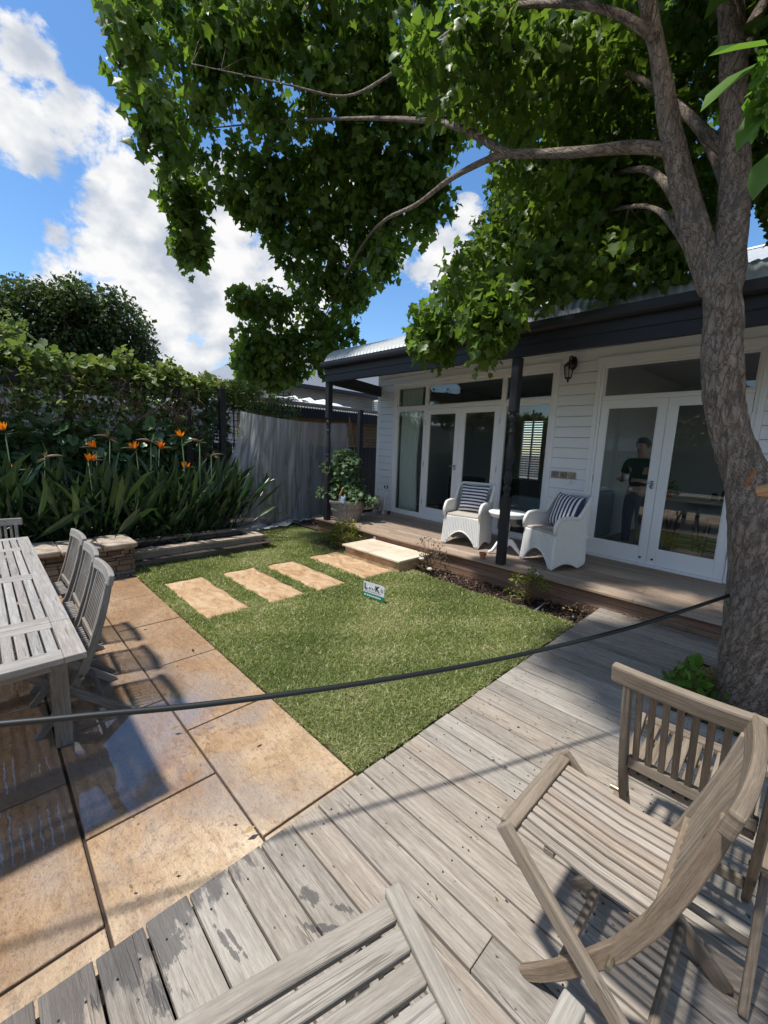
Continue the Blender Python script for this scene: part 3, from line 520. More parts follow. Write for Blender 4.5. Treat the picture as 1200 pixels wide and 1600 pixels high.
# ================================================================== RAISED PLANTERS
t = thing('stone_wall', 'low stacked stone garden wall with rough coping behind the dining chairs', 'garden wall', (-5.6, 0, -.1))
b = MB(); z = -.12
while z < .235:
    h = random.choice([.035, .05, .065]); y = -3.0
    h = min(h, .245 - z)
    while y < 1.25:
        L = random.uniform(.09, .26); y1 = min(y + L, 1.265); d = random.uniform(-.018, .018); b.box(-5.64, -5.50 + d, y + .003, y1 - .003, z + .002, z + h - .002); y = y1
    x = -6.0
    while x < -5.64: x1 = min(x + random.uniform(.09, .2), -5.62); b.box(x + .003, x1 - .003, 1.12, 1.262 + random.uniform(-.012, .012), z + .002, z + h - .002); x = x1
    z += h
b.build('stacked_stone', 'wall_stone', t, bevel=.012)
b = MB(); b.box(-5.98, -5.63, -3, 1.13, -.15, .24); b.build('wall_core', 'soil', t)
b = MB(); y = 1.29
while y > -3: L = random.uniform(.34, .5); b.box(-6.02, -5.44 + random.uniform(-.012, .012), y - L + .004, y - .004, .248, .30 + random.uniform(-.004, .006)); y -= L
b.build('coping', 'coping_stone', t, bevel=.014)
t = thing('raised_planter', 'long low rendered planter trough with flat grey coping, almost empty', 'planter', (-6.1, 2.2, -.1))
b = MB()
for (a, c) in [(1.30, 1.90), (1.90, 2.50), (2.50, 3.05)]: b.box(-5.765, -5.735, a + .002, c - .002, -.16, .088)
b.box(-6.42, -6.39, 1.30, 3.05, -.16, .088); b.box(-6.388, -5.767, 3.022, 3.05, -.16, .088); b.box(-6.388, -5.767, 1.30, 1.33, -.16, .088); b.build('trough', 'render_stone', t, bevel=.004)
b = MB(); b.box(-5.86, -5.715, 1.28, 3.08, .09, .122); b.box(-6.45, -6.31, 1.28, 3.08, .09, .122); b.box(-6.308, -5.862, 2.93, 3.08, .09, .121); b.build('coping', 'coping_stone', t, bevel=.005)
b = MB(); b.box(-6.38, -5.77, 1.34, 3.01, -.10, .015); b.build('planter_soil', 'soil', t)
for (y, z_) in [(1.9, .015), (2.55, .015)]: b = MB(); b.lathe([(.012, 0), (.016, .03), (.004, .045)], (-6.05, y, z_), 8); b.build('sprinkler_head', 'pale_plastic', t, smooth=True)
# ================================================================== HOUSE
HA = math.atan(-.0618); HO = (0, 5.854, 0)
house = thing('weatherboard_house', 'white weatherboard house with charcoal veranda, corrugated roof and french doors', 'house', HO, HA)
def HW(x, y, z): return Vector((x * math.cos(HA) - y * math.sin(HA), 5.854 + x * math.sin(HA) + y * math.cos(HA), z))
def hb(*a, mb=None): mb.box(*a)
XL, XR = -6.62, 3.4
b = MB()
def boards(x0, x1, z0, z1, p0=.175, pitch=.1445):
    z = p0
    while z < z1:
        a, c = max(z, z0), min(z + pitch, z1)
        if c > a + .004:
            f = lambda q: -(.030 - .014 * (q - z) / pitch); c -= .007
            V = [(x0, f(a), a), (x1, f(a), a), (x1, f(c), c), (x0, f(c), c), (x0, .0, a), (x1, .0, a), (x0, .0, c), (x1, .0, c)]
            ou = random.random() * 9
            b.add(V, [(0, 1, 2, 3), (4, 5, 1, 0), (0, 3, 6, 4), (1, 5, 7, 2)], [[(V[i][0] + ou, V[i][2]) for i in q] for q in ((0, 1, 2, 3), (4, 5, 1, 0), (0, 3, 6, 4), (1, 5, 7, 2))])
        z += pitch
boards(XL + .05, -6.115, .175, 3.45); boards(-2.64, -2.12, .175, 3.45); boards(-.40, XR, .175, 3.45); boards(-6.115, -2.64, 2.79, 3.45); boards(-2.12, -.40, 2.77, 3.45)
b.build('weatherboards', 'wall_paint', house, True)
b = MB(); b.box(XL, XL + .055, -.04, .06, .1, 3.4); b.build('corner_board', 'white_paint', house, True, bevel=.003)
b = MB()
for (a, c, e, f) in [(XL, -6.06, .1, 3.5), (-2.69, -2.07, .1, 3.5), (-.45, XR, .1, 3.5), (-6.06, -2.69, 2.74, 3.5), (-2.07, -.45, 2.72, 3.5)]: b.box(a + .001, c - .001, .002, .12, e, f)
b.box(XL, XL + .1, .121, 5.0, .1, 3.3); b.build('wall_frame', 'room_wall', house, True)
# the side wall of boards going back
def frame_unit(x0, x1, z0, z1, name, opening):
    f = MB()
    for (w0, w1, d) in [(0, .055, .045), (.055, .09, .032)]:
        f.box(x0 + w0, x0 + w1 - .001, -d, .05, z0, z1 - w0); f.box(x1 - w1 + .001, x1 - w0, -d, .05, z0, z1 - w0); f.box(x0 + w1, x1 - w1, -d, .05, z1 - w1 + .001, z1 - w0)
    f.box(x0 - .012, x1 + .012, -.055, .05, z1 + .001, z1 + .022)
    f.box(x0 + .09, x1 - .09, -.06, .10, z0, z0 + .03)
    return f
def pane(parent, x0, x1, z0, z1, y=.02):
    p = MB(); p.box(x0, x1, y, y + .005, z0, z1); return p.build('pane', 'window_glass', parent, True)
def hinge(mb, x, zs, y=-.026):
    for z in zs: mb.tube([(x, y, z - .045), (x, y, z + .045)], .007, 8)
def french_door(x0, x1, z0, z1, g, handle=None, hx=None):
    d = MB(); gx0, gx1, gz0, gz1 = g
    d.box(x0, gx0, -.018, .03, z0, z1); d.box(gx1, x1, -.018, .03, z0, z1); d.box(gx0 + .0005, gx1 - .0005, -.017, .03, z0, gz0); d.box(gx0 + .0005, gx1 - .0005, -.017, .03, gz1, z1)
    o = d.build('french_door', 'white_paint', house, True, bevel=.004); 
    m_ = MB()                                                 # glazing bead
    for q in [(gx0, gx0 + .014, gz0, gz1), (gx1 - .014, gx1, gz0, gz1)]: m_.box(q[0] + .0006, q[1], -.008, .02, q[2] + .001, q[3] - .001)
    for q in [(gz0, gz0 + .014), (gz1 - .014, gz1)]: m_.box(gx0 + .015, gx1 - .015, -.008, .02, q[0] + .001, q[1] - .0005)
    m_.build('glazing_bead', 'white_paint', o, True)
    pane(o, gx0 + .002, gx1 - .002, gz0 + .002, gz1 - .002, .008)
    if handle:
        hx_, hz = handle; h = MB()
        for dz in (0, -.052): 
            h.tube([(hx_, -.018, hz + dz), (hx_, -.026, hz + dz)], .024, 16)
        h.tube([(hx_, -.02, hz), (hx_, -.062, hz)], .009, 10); h.tube([(hx_, -.06, hz), (hx_ - .06, -.064, hz), (hx_ - .105, -.056, hz - .004)], [.009, .008, .007], 10)
        h.tube([(hx_, -.02, hz - .052), (hx_, -.032, hz - .052)], .012, 10)
        h.build('handle', 'steel', o, True, smooth=True)
    if hx is not None: [ (lambda h: (hinge(h, hx, [zz]), h.build('hinge', 'steel', o, True)))(MB()) for zz in (z0 + .28, (z0 + z1) / 2, z1 - .25)]
    bt = MB(); bx = x1 - .07 if handle else x0 + .06; bt.tube([(bx, -.017, z0 + .07), (bx, -.024, z0 + .07)], .014, 10); bt.build('bolt', 'black_metal', o, True)
    return o
frame_unit(-6.11, -2.635, .175, 2.785, 'left', None).build('window_frame', 'white_paint', house, True, bevel=.003)
b = MB(); b.box(-5.245, -5.205, -.02, .07, .205, 2.26); b.box(-3.565, -3.50, -.02, .07, .205, 2.26); b.box(-6.02, -2.726, -.022, .07, 2.262, 2.315); b.box(-5.235, -5.19, -.02, .07, 2.316, 2.694); b.box(-3.56, -3.515, -.02, .07, 2.316, 2.694)
b.box(-3.499, -2.726, -.018, .05, .205, .235); b.box(-6.02, -5.246, -.018, .05, .205, .235); b.build('mullion', 'white_paint', house, True, bevel=.003)
wl = ring(MB(), -6.018, -5.2455, .236, 2.26, .026, -.01, .03).build('window', 'white_paint', house, True); pane(wl, -5.992, -5.272, .262, 2.234, .008)
wr = ring(MB(), -3.4995, -2.728, .236, 2.26, .026, -.01, .03).build('window', 'white_paint', house, True); pane(wr, -3.473, -2.754, .262, 2.234, .008)
for (a, c) in [(-6.018, -5.236), (-5.189, -3.561), (-3.514, -2.728)]:
    tw = ring(MB(), a, c, 2.317, 2.693, .018, -.01, .03).build('transom_window', 'white_paint', house, True); pane(tw, a + .018, c - .018, 2.335, 2.675, .008)
french_door(-5.203, -4.392, .207, 2.258, (-5.12, -4.485, .385, 2.17), (-4.435, 1.235), -5.204)
french_door(-4.388, -3.567, .207, 2.258, (-4.29, -3.67, .385, 2.175), None, -3.566)
frame_unit(-2.118, -.402, .175, 2.765, 'right', None).build('window_frame', 'white_paint', house, True, bevel=.003)
b = MB(); b.box(-2.026, -.494, -.022, .07, 2.245, 2.285); b.build('mullion', 'white_paint', house, True, bevel=.003)
french_door(-2.026, -1.268, .207, 2.243, (-1.95, -1.362, .40, 2.152), (-1.318, 1.225), -2.027)
french_door(-1.264, -.496, .207, 2.243, (-1.175, -.592, .40, 2.156), None, -.495)
tw = ring(MB(), -2.026, -.495, 2.286, 2.673, .016, -.01, .03).build('transom_window', 'white_paint', house, True); pane(tw, -2.01, -.511, 2.302, 2.657, .008)
# rooms behind the glass
b = MB(); b.box(-6.5, 3.3, .13, 5.6, .10, .165); b.build('room_floor', 'room_floor', house, True)
b = MB(); b.box(-6.6, 3.4, .121, 5.7, 3.0, 3.08); b.build('room_ceiling', 'room_ceiling', house, True)
b = MB(); b.box(-2.45, -2.35, .13, 5.5, .166, 3.0)
# back wall with two shuttered window openings, plus a wide kitchen gap added for light
zs0, zs1 = 1.0, 2.3; xs = [-6.5, -5.9, -5.3, -4.1, -3.7, -3.3, -2.45]
for (a, c, e, f) in [(-6.5, -5.95, .166, 3), (-5.95, -5.3, .166, .8), (-5.95, -5.3, 2.35, 3), (-5.3, -4.45, .166, 3), (-4.45, -3.8, .166, .8), (-4.45, -3.8, 2.35, 3), (-3.8, -2.46, .166, 3), (-2.34, .4, .166, 3), (.4, 3.3, .166, 1.1), (.4, 3.3, 2.6, 3)]: b.box(a + .0005, c - .0005, 4.6, 4.7, e, f)
b.box(3.3, 3.39, .13, 4.7, .166, .9); b.box(3.3, 3.39, .13, 4.7, 2.6, 3.0); b.build('room_wall', 'room_wall', house, True)  # open band in the unseen side wall, added to brighten the kitchen
for (a, c) in [(-5.95, -5.3), (-4.45, -3.8)]:
    s_ = MB(); 
    for q in (a, (a + c) / 2 - .02, c - .04): s_.box(q, q + .04, 4.58, 4.62, .8, 2.35)
    z = .86
    while z < 2.3: 
        V = [(a + .04, 4.575, z), (c - .04, 4.575, z), (c - .04, 4.63, z + .035), (a + .04, 4.63, z + .035)]; s_.prism(V, (0, .004, .008)); z += .065
    s_.build('shutter', 'white_paint', house, True)
# veranda: beam, posts, roof
t = house
b = MB(); b.bar((-6.03, 4.45, 2.685), (3.4, 4.45, 2.685), .07, .20); b.build('veranda_beam', 'charcoal_paint', house, bevel=.004)
b = MB(); b.bar((-6.0, 4.50, 2.66), (-6.52, 6.20, 2.66), .06, .20); b.build('veranda_beam', 'charcoal_paint', house, bevel=.004)
def rafter(z0, z1): pass
b = MB(); b.box(-6.03, 3.4, 4.402, 4.424, 2.70, 2.905); b.build('fascia', 'charcoal_paint', house)
b = MB(); pts = []
for i in range(7):
    a = i / 6 * math.pi / 2; pts.append((0, 4.395 - .0, 0))
prof = [(4.40, 2.800), (4.335, 2.800), (4.305, 2.815), (4.295, 2.85), (4.295, 2.895), (4.303, 2.895), (4.303, 2.852), (4.311, 2.822), (4.337, 2.808), (4.392, 2.808), (4.392, 2.90), (4.40, 2.90)]
b.prism([(-6.03, y, z) for (y, z) in prof], (9.4, 0, 0)); b.build('gutter', 'charcoal_paint', house)
def roof_profile(v):                                      # bullnose: steep at the gutter, flattening towards the wall
    P = [(4.36, 2.86), (4.42, 2.965), (4.54, 3.075), (4.74, 3.175), (5.0, 3.255), (5.35, 3.33), (5.7, 3.395), (6.0, 3.45), (6.25, 3.49)]
    q = v * (len(P) - 1); i = min(int(q), len(P) - 2); t_ = q - i; return (P[i][0] * (1 - t_) + P[i + 1][0] * t_, P[i][1] * (1 - t_) + P[i + 1][1] * t_)
def roofpt(u, v):
    y, z = roof_profile(v); xl = -6.03 - (y - 4.36) * .62; x = xl + (3.4 - xl) * u; xx = -6.03 + (9.43) * u
    return (x, y, z + .011 * math.sin(2 * math.pi * xx / .076))
b = MB(); b.grid(roofpt, 870, 16); b.build('veranda_roof', 'roof_iron', house, smooth=True, solid=.003)
b = MB()
def mainroof(u, v): x0, x1 = -6.9 + 3.2 * v, 3.4; x = x0 + (x1 - x0) * u; return (x, 6.1 + 3.4 * v, 3.47 + 1.52 * v + .009 * math.sin(2 * math.pi * (x) / .076))
b.grid(mainroof, 800, 2); b.build('main_roof', 'roof_iron', house, smooth=True)
b = MB(); b.prism([(-6.9, 6.1, 3.46), (-3.7, 9.5, 4.98), (-6.9, 12.8, 3.46)], (0, 0, -.02)); b.prism([(-3.7, 9.5, 4.98), (3.4, 9.5, 4.98), (3.4, 12.8, 3.46), (-6.9, 12.8, 3.46)], (0, 0, -.02)); b.build('main_roof', 'roof_iron', house)
b = MB(); b.tube([(-6.9, 6.12, 3.50), (-3.7, 9.5, 5.0)], .035, 8); b.tube([(-3.7, 9.5, 5.0), (3.4, 9.5, 5.0)], .035, 8); b.build('ridge_capping', 'roof_iron', house)
b = MB(); b.box(-6.1, -5.78, 8.0, 8.3, 3.6, 4.25); b.box(-6.14, -5.74, 7.96, 8.34, 4.25, 4.29); b.build('chimney', 'white_paint', house)
b = MB(); b.box(-6.6, 3.3, 6.28, 6.33, 3.1, 3.47); b.build('fascia', 'cream_paint', house)
def turned_post(x, label, z0=.175):
    t = thing('veranda_post', label, 'veranda post', (x, 4.47, z0), 0, 'charcoal veranda posts')
    m_ = MB(); m_.box(x - .048, x + .048, 4.422, 4.518, z0, 1.00); m_.build('post_base', 'charcoal_paint', t, bevel=.008)
    m_ = MB(); m_.box(x - .048, x + .048, 4.422, 4.518, 1.985, 2.584); m_.build('post_head', 'charcoal_paint', t, bevel=.008)
    pr = [(.044, 1.0), (.044, 1.012), (.030, 1.022), (.034, 1.035), (.034, 1.042), (.025, 1.052), (.040, 1.075), (.046, 1.10), (.040, 1.125), (.026, 1.143), (.026, 1.150), (.042, 1.175), (.048, 1.21), (.044, 1.26), (.034, 1.30), (.030, 1.32), (.044, 1.335), (.044, 1.35), (.032, 1.36), (.042, 1.375), (.036, 1.39), (.044, 1.42), (.046, 1.46), (.044, 1.52), (.036, 1.62), (.030, 1.72), (.030, 1.745), (.040, 1.752), (.040, 1.765), (.031, 1.775), (.031, 1.83), (.036, 1.838), (.036, 1.848), (.031, 1.856), (.031, 1.868), (.042, 1.88), (.048, 1.905), (.046, 1.93), (.034, 1.955), (.028, 1.965), (.028, 1.972), (.044, 1.98), (.044, 1.986)]
    m_ = MB(); m_.lathe(pr, (x, 4.47, 0), 24); m_.build('turned_shaft', 'charcoal_paint', t, smooth=True); return t
turned_post(-5.99, 'turned charcoal veranda post at the far corner, beside the netting and barrel')
turned_post(-2.462, 'turned charcoal veranda post between the two white wicker chairs')
# wall lantern
lx, lz = -2.452, 2.50
t = thing('wall_lantern', 'black coach lantern with glass panes on the white weatherboards', 'wall lamp', HW(lx, -.03, lz), HA)
m_ = MB(); m_.lathe([(.0, 0), (.05, 0), (.055, .012), (.03, .025), (0, .03)], (0, 0, 0), 14); me = m_
v = [(p[0], p[2] * -1 - 0., p[1] * 1.7 + .26) for p in me.v]; m_.v = v; m_.build('back_plate', 'black_metal', t, True, smooth=True)
m_ = MB(); m_.tube([(0, -.02, .30), (0, -.08, .345), (0, -.12, .33), (0, -.125, .29)], .011, 8); m_.build('arm', 'black_metal', t, True, smooth=True)
m_ = MB(); m_.lathe([(.008, .30), (.018, .285), (.010, .27), (.03, .262), (.055, .235), (.078, .215), (.080, .208), (.070, .205)], (0, -.125, 0), 6); m_.build('lamp_roof', 'black_metal', t, True)
m_ = MB()
for k in range(6): a = math.pi / 3 * k; m_.bar((.068 * math.cos(a), -.125 + .068 * math.sin(a), .207), (.042 * math.cos(a), -.125 + .042 * math.sin(a), .055), .008, .008, (1, .01, 0))
m_.lathe([(.045, .058), (.046, .048), (.02, .035), (.012, .02), (.018, .012), (.004, -.005)], (0, -.125, 0), 6); m_.build('lamp_cage', 'black_metal', t, True)
m_ = MB(); m_.lathe([(.040, .06), (.064, .204)], (0, -.125, 0), 6); m_.build('lamp_glass', 'lamp_glass', t, True)
m_ = MB(); m_.lathe([(.014, .06), (.014, .10), (.02, .11), (.026, .14), (.016, .165), (.002, .17)], (0, -.125, 0), 10); m_.build('bulb', 'white_paint', t, True, smooth=True)
# hooks plaque with hanging heart
t = thing('hook_rail', 'row of three square cream ornaments on the wall beside the door', 'wall hooks', HW(-2.43, -.03, 1.235), HA)
for k in range(3):
    m_ = MB(); x = -.125 + k * .125; m_.box(x - .05, x + .05, -.02, 0, -.045, .045); m_.box(x - .034, x + .034, -.028, -.021, -.03, .03); m_.tube([(x, -.028, .0), (x, -.055, -.01), (x, -.06, .012)], .006, 6); m_.lathe([(.0, 0), (.022, 0), (.012, .008)], (x, -.03, 0), 8); m_.build('ornament_tile', 'old_brass' if k == 1 else 'coping_stone', t, True, bevel=.003)
h = MB(); hp = []
for k in range(24): a = 2 * math.pi * k / 24; hp.append((.085 + .0028 * 16 * math.sin(a) ** 3, -.05, -.085 + .0028 * (13 * math.cos(a) - 5 * math.cos(2 * a) - 2 * math.cos(3 * a) - math.cos(4 * a))))
h.prism(hp, (0, .014, 0)); o = h.build('hanging_heart', 'white_paint'); o.location = HW(-2.43, -.03, 1.235); o.rotation_euler = (0, 0, HA); props(o, 'small white heart hanging from the right end of the wall hooks', 'ornament')
# ---- inside the rooms
def inside(name, label, cat, x, y, z=.166, rz=0, group=None): return thing(name, label, cat, HW(x, y, z), HA + rz, group)
m_ = MB(); m_.grid(lambda u, v: (-6.05 + .62 * u * (1 - .18 * math.sin(v * 2.2)) + .012 * math.sin(v * 9), .13 + .028 * math.sin(u * 2 * math.pi * 8 + v * .7) + .02 * v, .18 + 2.6 * (1 - v)), 90, 16)
o = m_.build('curtain', 'curtain_fabric', smooth=True, solid=.003); o.location = HO; o.rotation_euler = (0, 0, HA); props(o, 'sheer pale green floor length curtain behind the leftmost window', 'curtain')
t = inside('sofa', 'blue grey sofa behind the glass right of the french doors', 'sofa', -3.05, 1.1)
m_ = MB(); m_.box(-.55, .6, -.4, .4, .08, .42); m_.build('seat', 'sofa_fabric', t, True, bevel=.05); m_ = MB(); m_.box(-.55, .6, -.58, -.40, .05, .62); m_.build('backrest', 'sofa_fabric', t, True, bevel=.05)
m_ = MB(); m_.box(.60, .78, -.5, .45, .05, .80); m_.build('armrest', 'sofa_fabric', t, True, bevel=.05)
for (x, y, lab) in [(-4.95, 1.0, 'dark upholstered armchair inside behind the left french door'), (-4.0, 1.5, 'dark upholstered armchair inside behind the right french door')]:
    t = inside('armchair', lab, 'armchair', x, y, rz=.5, group='dark armchairs in the living room')
    m_ = MB(); m_.box(-.3, .3, -.3, .3, .22, .42); m_.build('seat', 'dark_fabric', t, True, bevel=.05); m_ = MB(); m_.grid(lambda u, v: (-.34 * math.cos(u * math.pi), .1 + .28 * math.sin(u * math.pi), .3 + .5 * v), 14, 5); m_.build('backrest', 'dark_fabric', t, True, smooth=True, solid=.08)
    for sx in (-1, 1):
        for sy in (-1, 1): m_ = MB(); m_.tube([(sx * .24, sy * .24, .22), (sx * .28, sy * .28, 0)], [.018, .012], 8); m_.build('leg', 'stake_wood', t, True)
t = inside('kitchen_island', 'pale kitchen island bench with stone top behind the right french doors', 'kitchen island', -.7, 1.55)
m_ = MB(); m_.box(-.62, 1.6, 0, .62, 0, .74); m_.build('cabinet', 'room_wall', t, True, bevel=.004); m_ = MB(); m_.box(-.95, 1.66, -.28, .68, .745, .785); m_.build('benchtop', 'cream_stone', t, True, bevel=.005)
m_ = MB(); m_.box(-.93, -.84, -.2, -.11, 0, .744); m_.box(-.95, -.82, -.22, -.09, 0, .10); m_.build('leg', 'white_paint', t, True, bevel=.004)
for i, (x, lab) in enumerate([(-1.62, 'black metal stool inside by the standing person'), (-1.18, 'black metal stool at the island, middle of the three'), (-.78, 'black metal stool at the island, nearest the tree trunk')]):
    t = inside('bar_stool', lab, 'bar stool', x, 1.12 if i else 1.35, group='black stools at the kitchen island')
    m_ = MB(); m_.box(-.15, .15, -.15, .15, .56, .585); m_.build('seat', 'black_metal', t, True, bevel=.008)
    for sx in (-1, 1):
        for sy in (-1, 1): m_ = MB(); m_.bar((sx * .12, sy * .12, .56), (sx * .18, sy * .18, 0), .02, .02, (0, 1, .01)); m_.build('leg', 'black_metal', t, True)
    m_ = MB()
    for z_ in (.16, .24):
        q = .18 - .06 * z_ / .56
        for s_ in (-1, 1): m_.bar((-q, s_ * q, z_), (q, s_ * q, z_), .014, .014); m_.bar((s_ * q, -q, z_), (s_ * q, q, z_), .014, .014)
    m_.build('footrest', 'black_metal', t, True)
t = inside('kettle', 'dark stove kettle on the kitchen benchtop behind the glass', 'kettle', -.45, 1.75, .952)
m_ = MB(); m_.lathe([(.07, 0), (.085, .02), (.08, .07), (.05, .11), (.02, .12), (.015, .135), (.004, .14)], (0, 0, 0), 16); m_.build('body', 'black_metal', t, True, smooth=True)
m_ = MB(); m_.tube([(-.07, 0, .08), (-.06, 0, .17), (0, 0, .2), (.06, 0, .17), (.07, 0, .08)], .006, 6); m_.build('handle', 'black_metal', t, True); m_ = MB(); m_.tube([(.07, 0, .05), (.12, 0, .1)], [.014, .008], 8); m_.build('spout', 'black_metal', t, True)
for i, (x, r, h_) in enumerate([(-.98, .04, .10), (-.88, .03, .14), (-.74, .05, .08)]):
    m_ = MB(); m_.lathe([(r, 0), (r * 1.05, h_ * .7), (r * .8, h_), (r * .3, h_ * 1.05)], (0, 0, 0), 12); o = m_.build('canister', 'black_metal', smooth=True); o.location = HW(x, 1.6, .952); props(o, ['short dark canister on the benchtop, left of the group', 'tallest slim dark canister on the benchtop', 'widest low dark canister on the benchtop near the kettle'][i], 'canister', 'dark canisters on the kitchen benchtop')
t = inside('potted_herb', 'green leafy pot plant on the benchtop in front of the standing person', 'pot plant', -1.5, 1.42, .952)
m_ = MB(); m_.lathe([(.045, 0), (.06, .09), (.05, .09)], (0, 0, 0), 14); m_.build('pot', 'terracotta', t, True, smooth=True)
leaf_cloud('leaves', 'bright_leaf', [tuple(HW(-1.5 + dx, 1.42, 1.10 + dz)) for dx, dz in ((0, 0), (.07, -.02), (-.07, .01), (0, .06))], .07, 26, .05, t, up=.3)
# ---- skin-grown figures
def skin(name, mat, V, Ed, Rr, parent=None, sub=2, root=0):
    me = bpy.data.meshes.new(name); me.from_pydata(V, Ed, []); o = bpy.data.objects.new(name, me); COL.objects.link(o)
    md = o.modifiers.new('skin', 'SKIN'); md.use_smooth_shade = True
    if not me.skin_vertices: me.skin_vertices.new()
    for i, r in enumerate(Rr): q = (r, r) if isinstance(r, (int, float)) else r; me.skin_vertices[0].data[i].radius = q; me.skin_vertices[0].data[i].use_root = (i == root)
    s = o.modifiers.new('sub', 'SUBSURF'); s.levels = sub; s.render_levels = sub; me.materials.append(MATS[mat])
    if parent: o.parent = parent
    return o
def chain(V, Ed, Rr, start, pts):
    prev = start
    for p, r in pts: V.append(p); Rr.append(r); Ed.append((prev, len(V) - 1)); prev = len(V) - 1
    return prev
def person():
    t = thing('person', 'person in dark green t-shirt and navy jeans standing indoors holding a cup', 'person', HW(-1.78, .98, .166), HA - .25)
    V = [(0, 0, .84)]; Rr = [.10]; Ed = []
    sp = chain(V, Ed, Rr, 0, [((0, 0, .98), (.12, .09)), ((0, .0, 1.14), (.15, .10)), ((0, 0, 1.27), (.15, .09)), ((0, 0, 1.345), (.055, .05)), ((0, -.01, 1.40), (.05, .05)), ((0, -.02, 1.47), (.074, .082)), ((0, -.015, 1.55), (.078, .09)), ((0, -.01, 1.61), (.05, .06))])
    ch = 3
    for s in (-1, 1):
        hd = (.10 * s + .02, -.27, 1.04)
        e = chain(V, Ed, Rr, ch, [((s * .17, 0, 1.28), .06), ((s * .215, .01, 1.13), .045), ((s * .23, -.03, 1.01), .040), ((s * .17, -.16, 1.02), .036), ((s * .12, -.235, 1.035), .025), (hd, (.034, .018))])
        for k in range(4):
            fx = hd[0] + s * .01 + (k - 1.5) * .018; ln = [.030, .036, .033, .026][k]
            chain(V, Ed, Rr, e, [((fx, hd[1] - .030, hd[2] + .004), .0095), ((fx, hd[1] - .030 - ln, hd[2] - .006), .0085), ((fx - s * .003, hd[1] - .040 - ln, hd[2] - .028), .0075)])
        chain(V, Ed, Rr, e, [((hd[0] - s * .032, hd[1] - .008, hd[2] + .012), .010), ((hd[0] - s * .045, hd[1] - .035, hd[2] + .018), .0085)])
        l = chain(V, Ed, Rr, 0, [((s * .085, 0, .78), .088), ((s * .10, -.01, .44), .058), ((s * .105, .015, .25), .052), ((s * .11, .02, .07), .036), ((s * .12, -.07, .03), .034), ((s * .125, -.13, .025), .026)])
    body = skin('body', 'skin', V, Ed, Rr, t)
    m_ = MB(); 
    m_.lathe([(.001, -.012), (.011, -.006), (.013, .004), (.006, .022), (.001, .03)], (0, -.108, 1.495), 8); m_.build('nose', 'skin', t, True, smooth=True)
    m_ = MB()
    for s in (-1, 1): m_.lathe([(.0, -.007), (.010, -.004), (.011, 0), (.010, .004), (.0, .007)], (s * .031, -.088, 1.528), 8)
    m_.lathe([(.0, -.004), (.022, -.002), (.022, .002), (0, .004)], (0, -.088, 1.452), 10); m_.build('face_features', 'hair', t, True, smooth=True)
    m_ = MB()
    for s in (-1, 1): m_.lathe([(.004, -.03), (.014, -.02), (.018, 0), (.014, .02), (.003, .028)], (s * .082, -.005, 1.515), 8)
    m_.build('ear', 'skin', t, True, smooth=True)
    m_ = MB(); m_.grid(lambda u, v: ((.090 * math.sin(v * 1.75)) * math.cos(2 * math.pi * u), .005 + (.104 * math.sin(v * 1.75)) * math.sin(2 * math.pi * u), 1.545 + .095 * math.cos(v * 1.75) + (.03 if math.sin(2 * math.pi * u) < -.3 else -.02) * v), 28, 8); m_.build('hair', 'hair', t, True, smooth=True, solid=.012)
    V = [(0, 0, .86)]; Rr = [(.150, .112)]; Ed = []
    chain(V, Ed, Rr, 0, [((0, 0, 1.05), (.145, .105)), ((0, 0, 1.18), (.17, .115)), ((0, 0, 1.28), (.165, .10)), ((0, 0, 1.335), (.07, .062))])
    for s in (-1, 1): chain(V, Ed, Rr, 3, [((s * .175, 0, 1.29), .078), ((s * .225, .01, 1.15), .066), ((s * .235, .005, 1.10), .066)])
    skin('t_shirt', 'green_cloth', V, Ed, Rr, t)
    V = [(0, 0, .90)]; Rr = [(.135, .10)]; Ed = []
    chain(V, Ed, Rr, 0, [((0, 0, .84), (.145, .108))])
    for s in (-1, 1): chain(V, Ed, Rr, 1, [((s * .09, 0, .76), .10), ((s * .10, -.01, .44), .074), ((s * .105, .015, .25), .064), ((s * .11, .02, .06), .058)])
    skin('jeans', 'navy_cloth', V, Ed, Rr, t)
    for s in (-1, 1): m_ = MB(); m_.grid(lambda u, v: (s * .115 + .045 * math.cos(2 * math.pi * u) * (1 - .4 * v), -.045 + .125 * math.sin(2 * math.pi * u) * (1 - .25 * v) + .03 * v, .0 + .075 * v), 18, 5); m_.build('shoe', 'black_rubber', t, True, smooth=True, solid=.01)
    m_ = MB(); m_.lathe([(.03, 0), (.038, .08), (.034, .08), (.028, .01)], (.02, -.335, 1.03), 14); c = m_.build('cup', 'white_paint', None, smooth=True); c.location = t.location; c.rotation_euler = t.rotation_euler; props(c, 'white cup held by the person indoors', 'cup')
person()
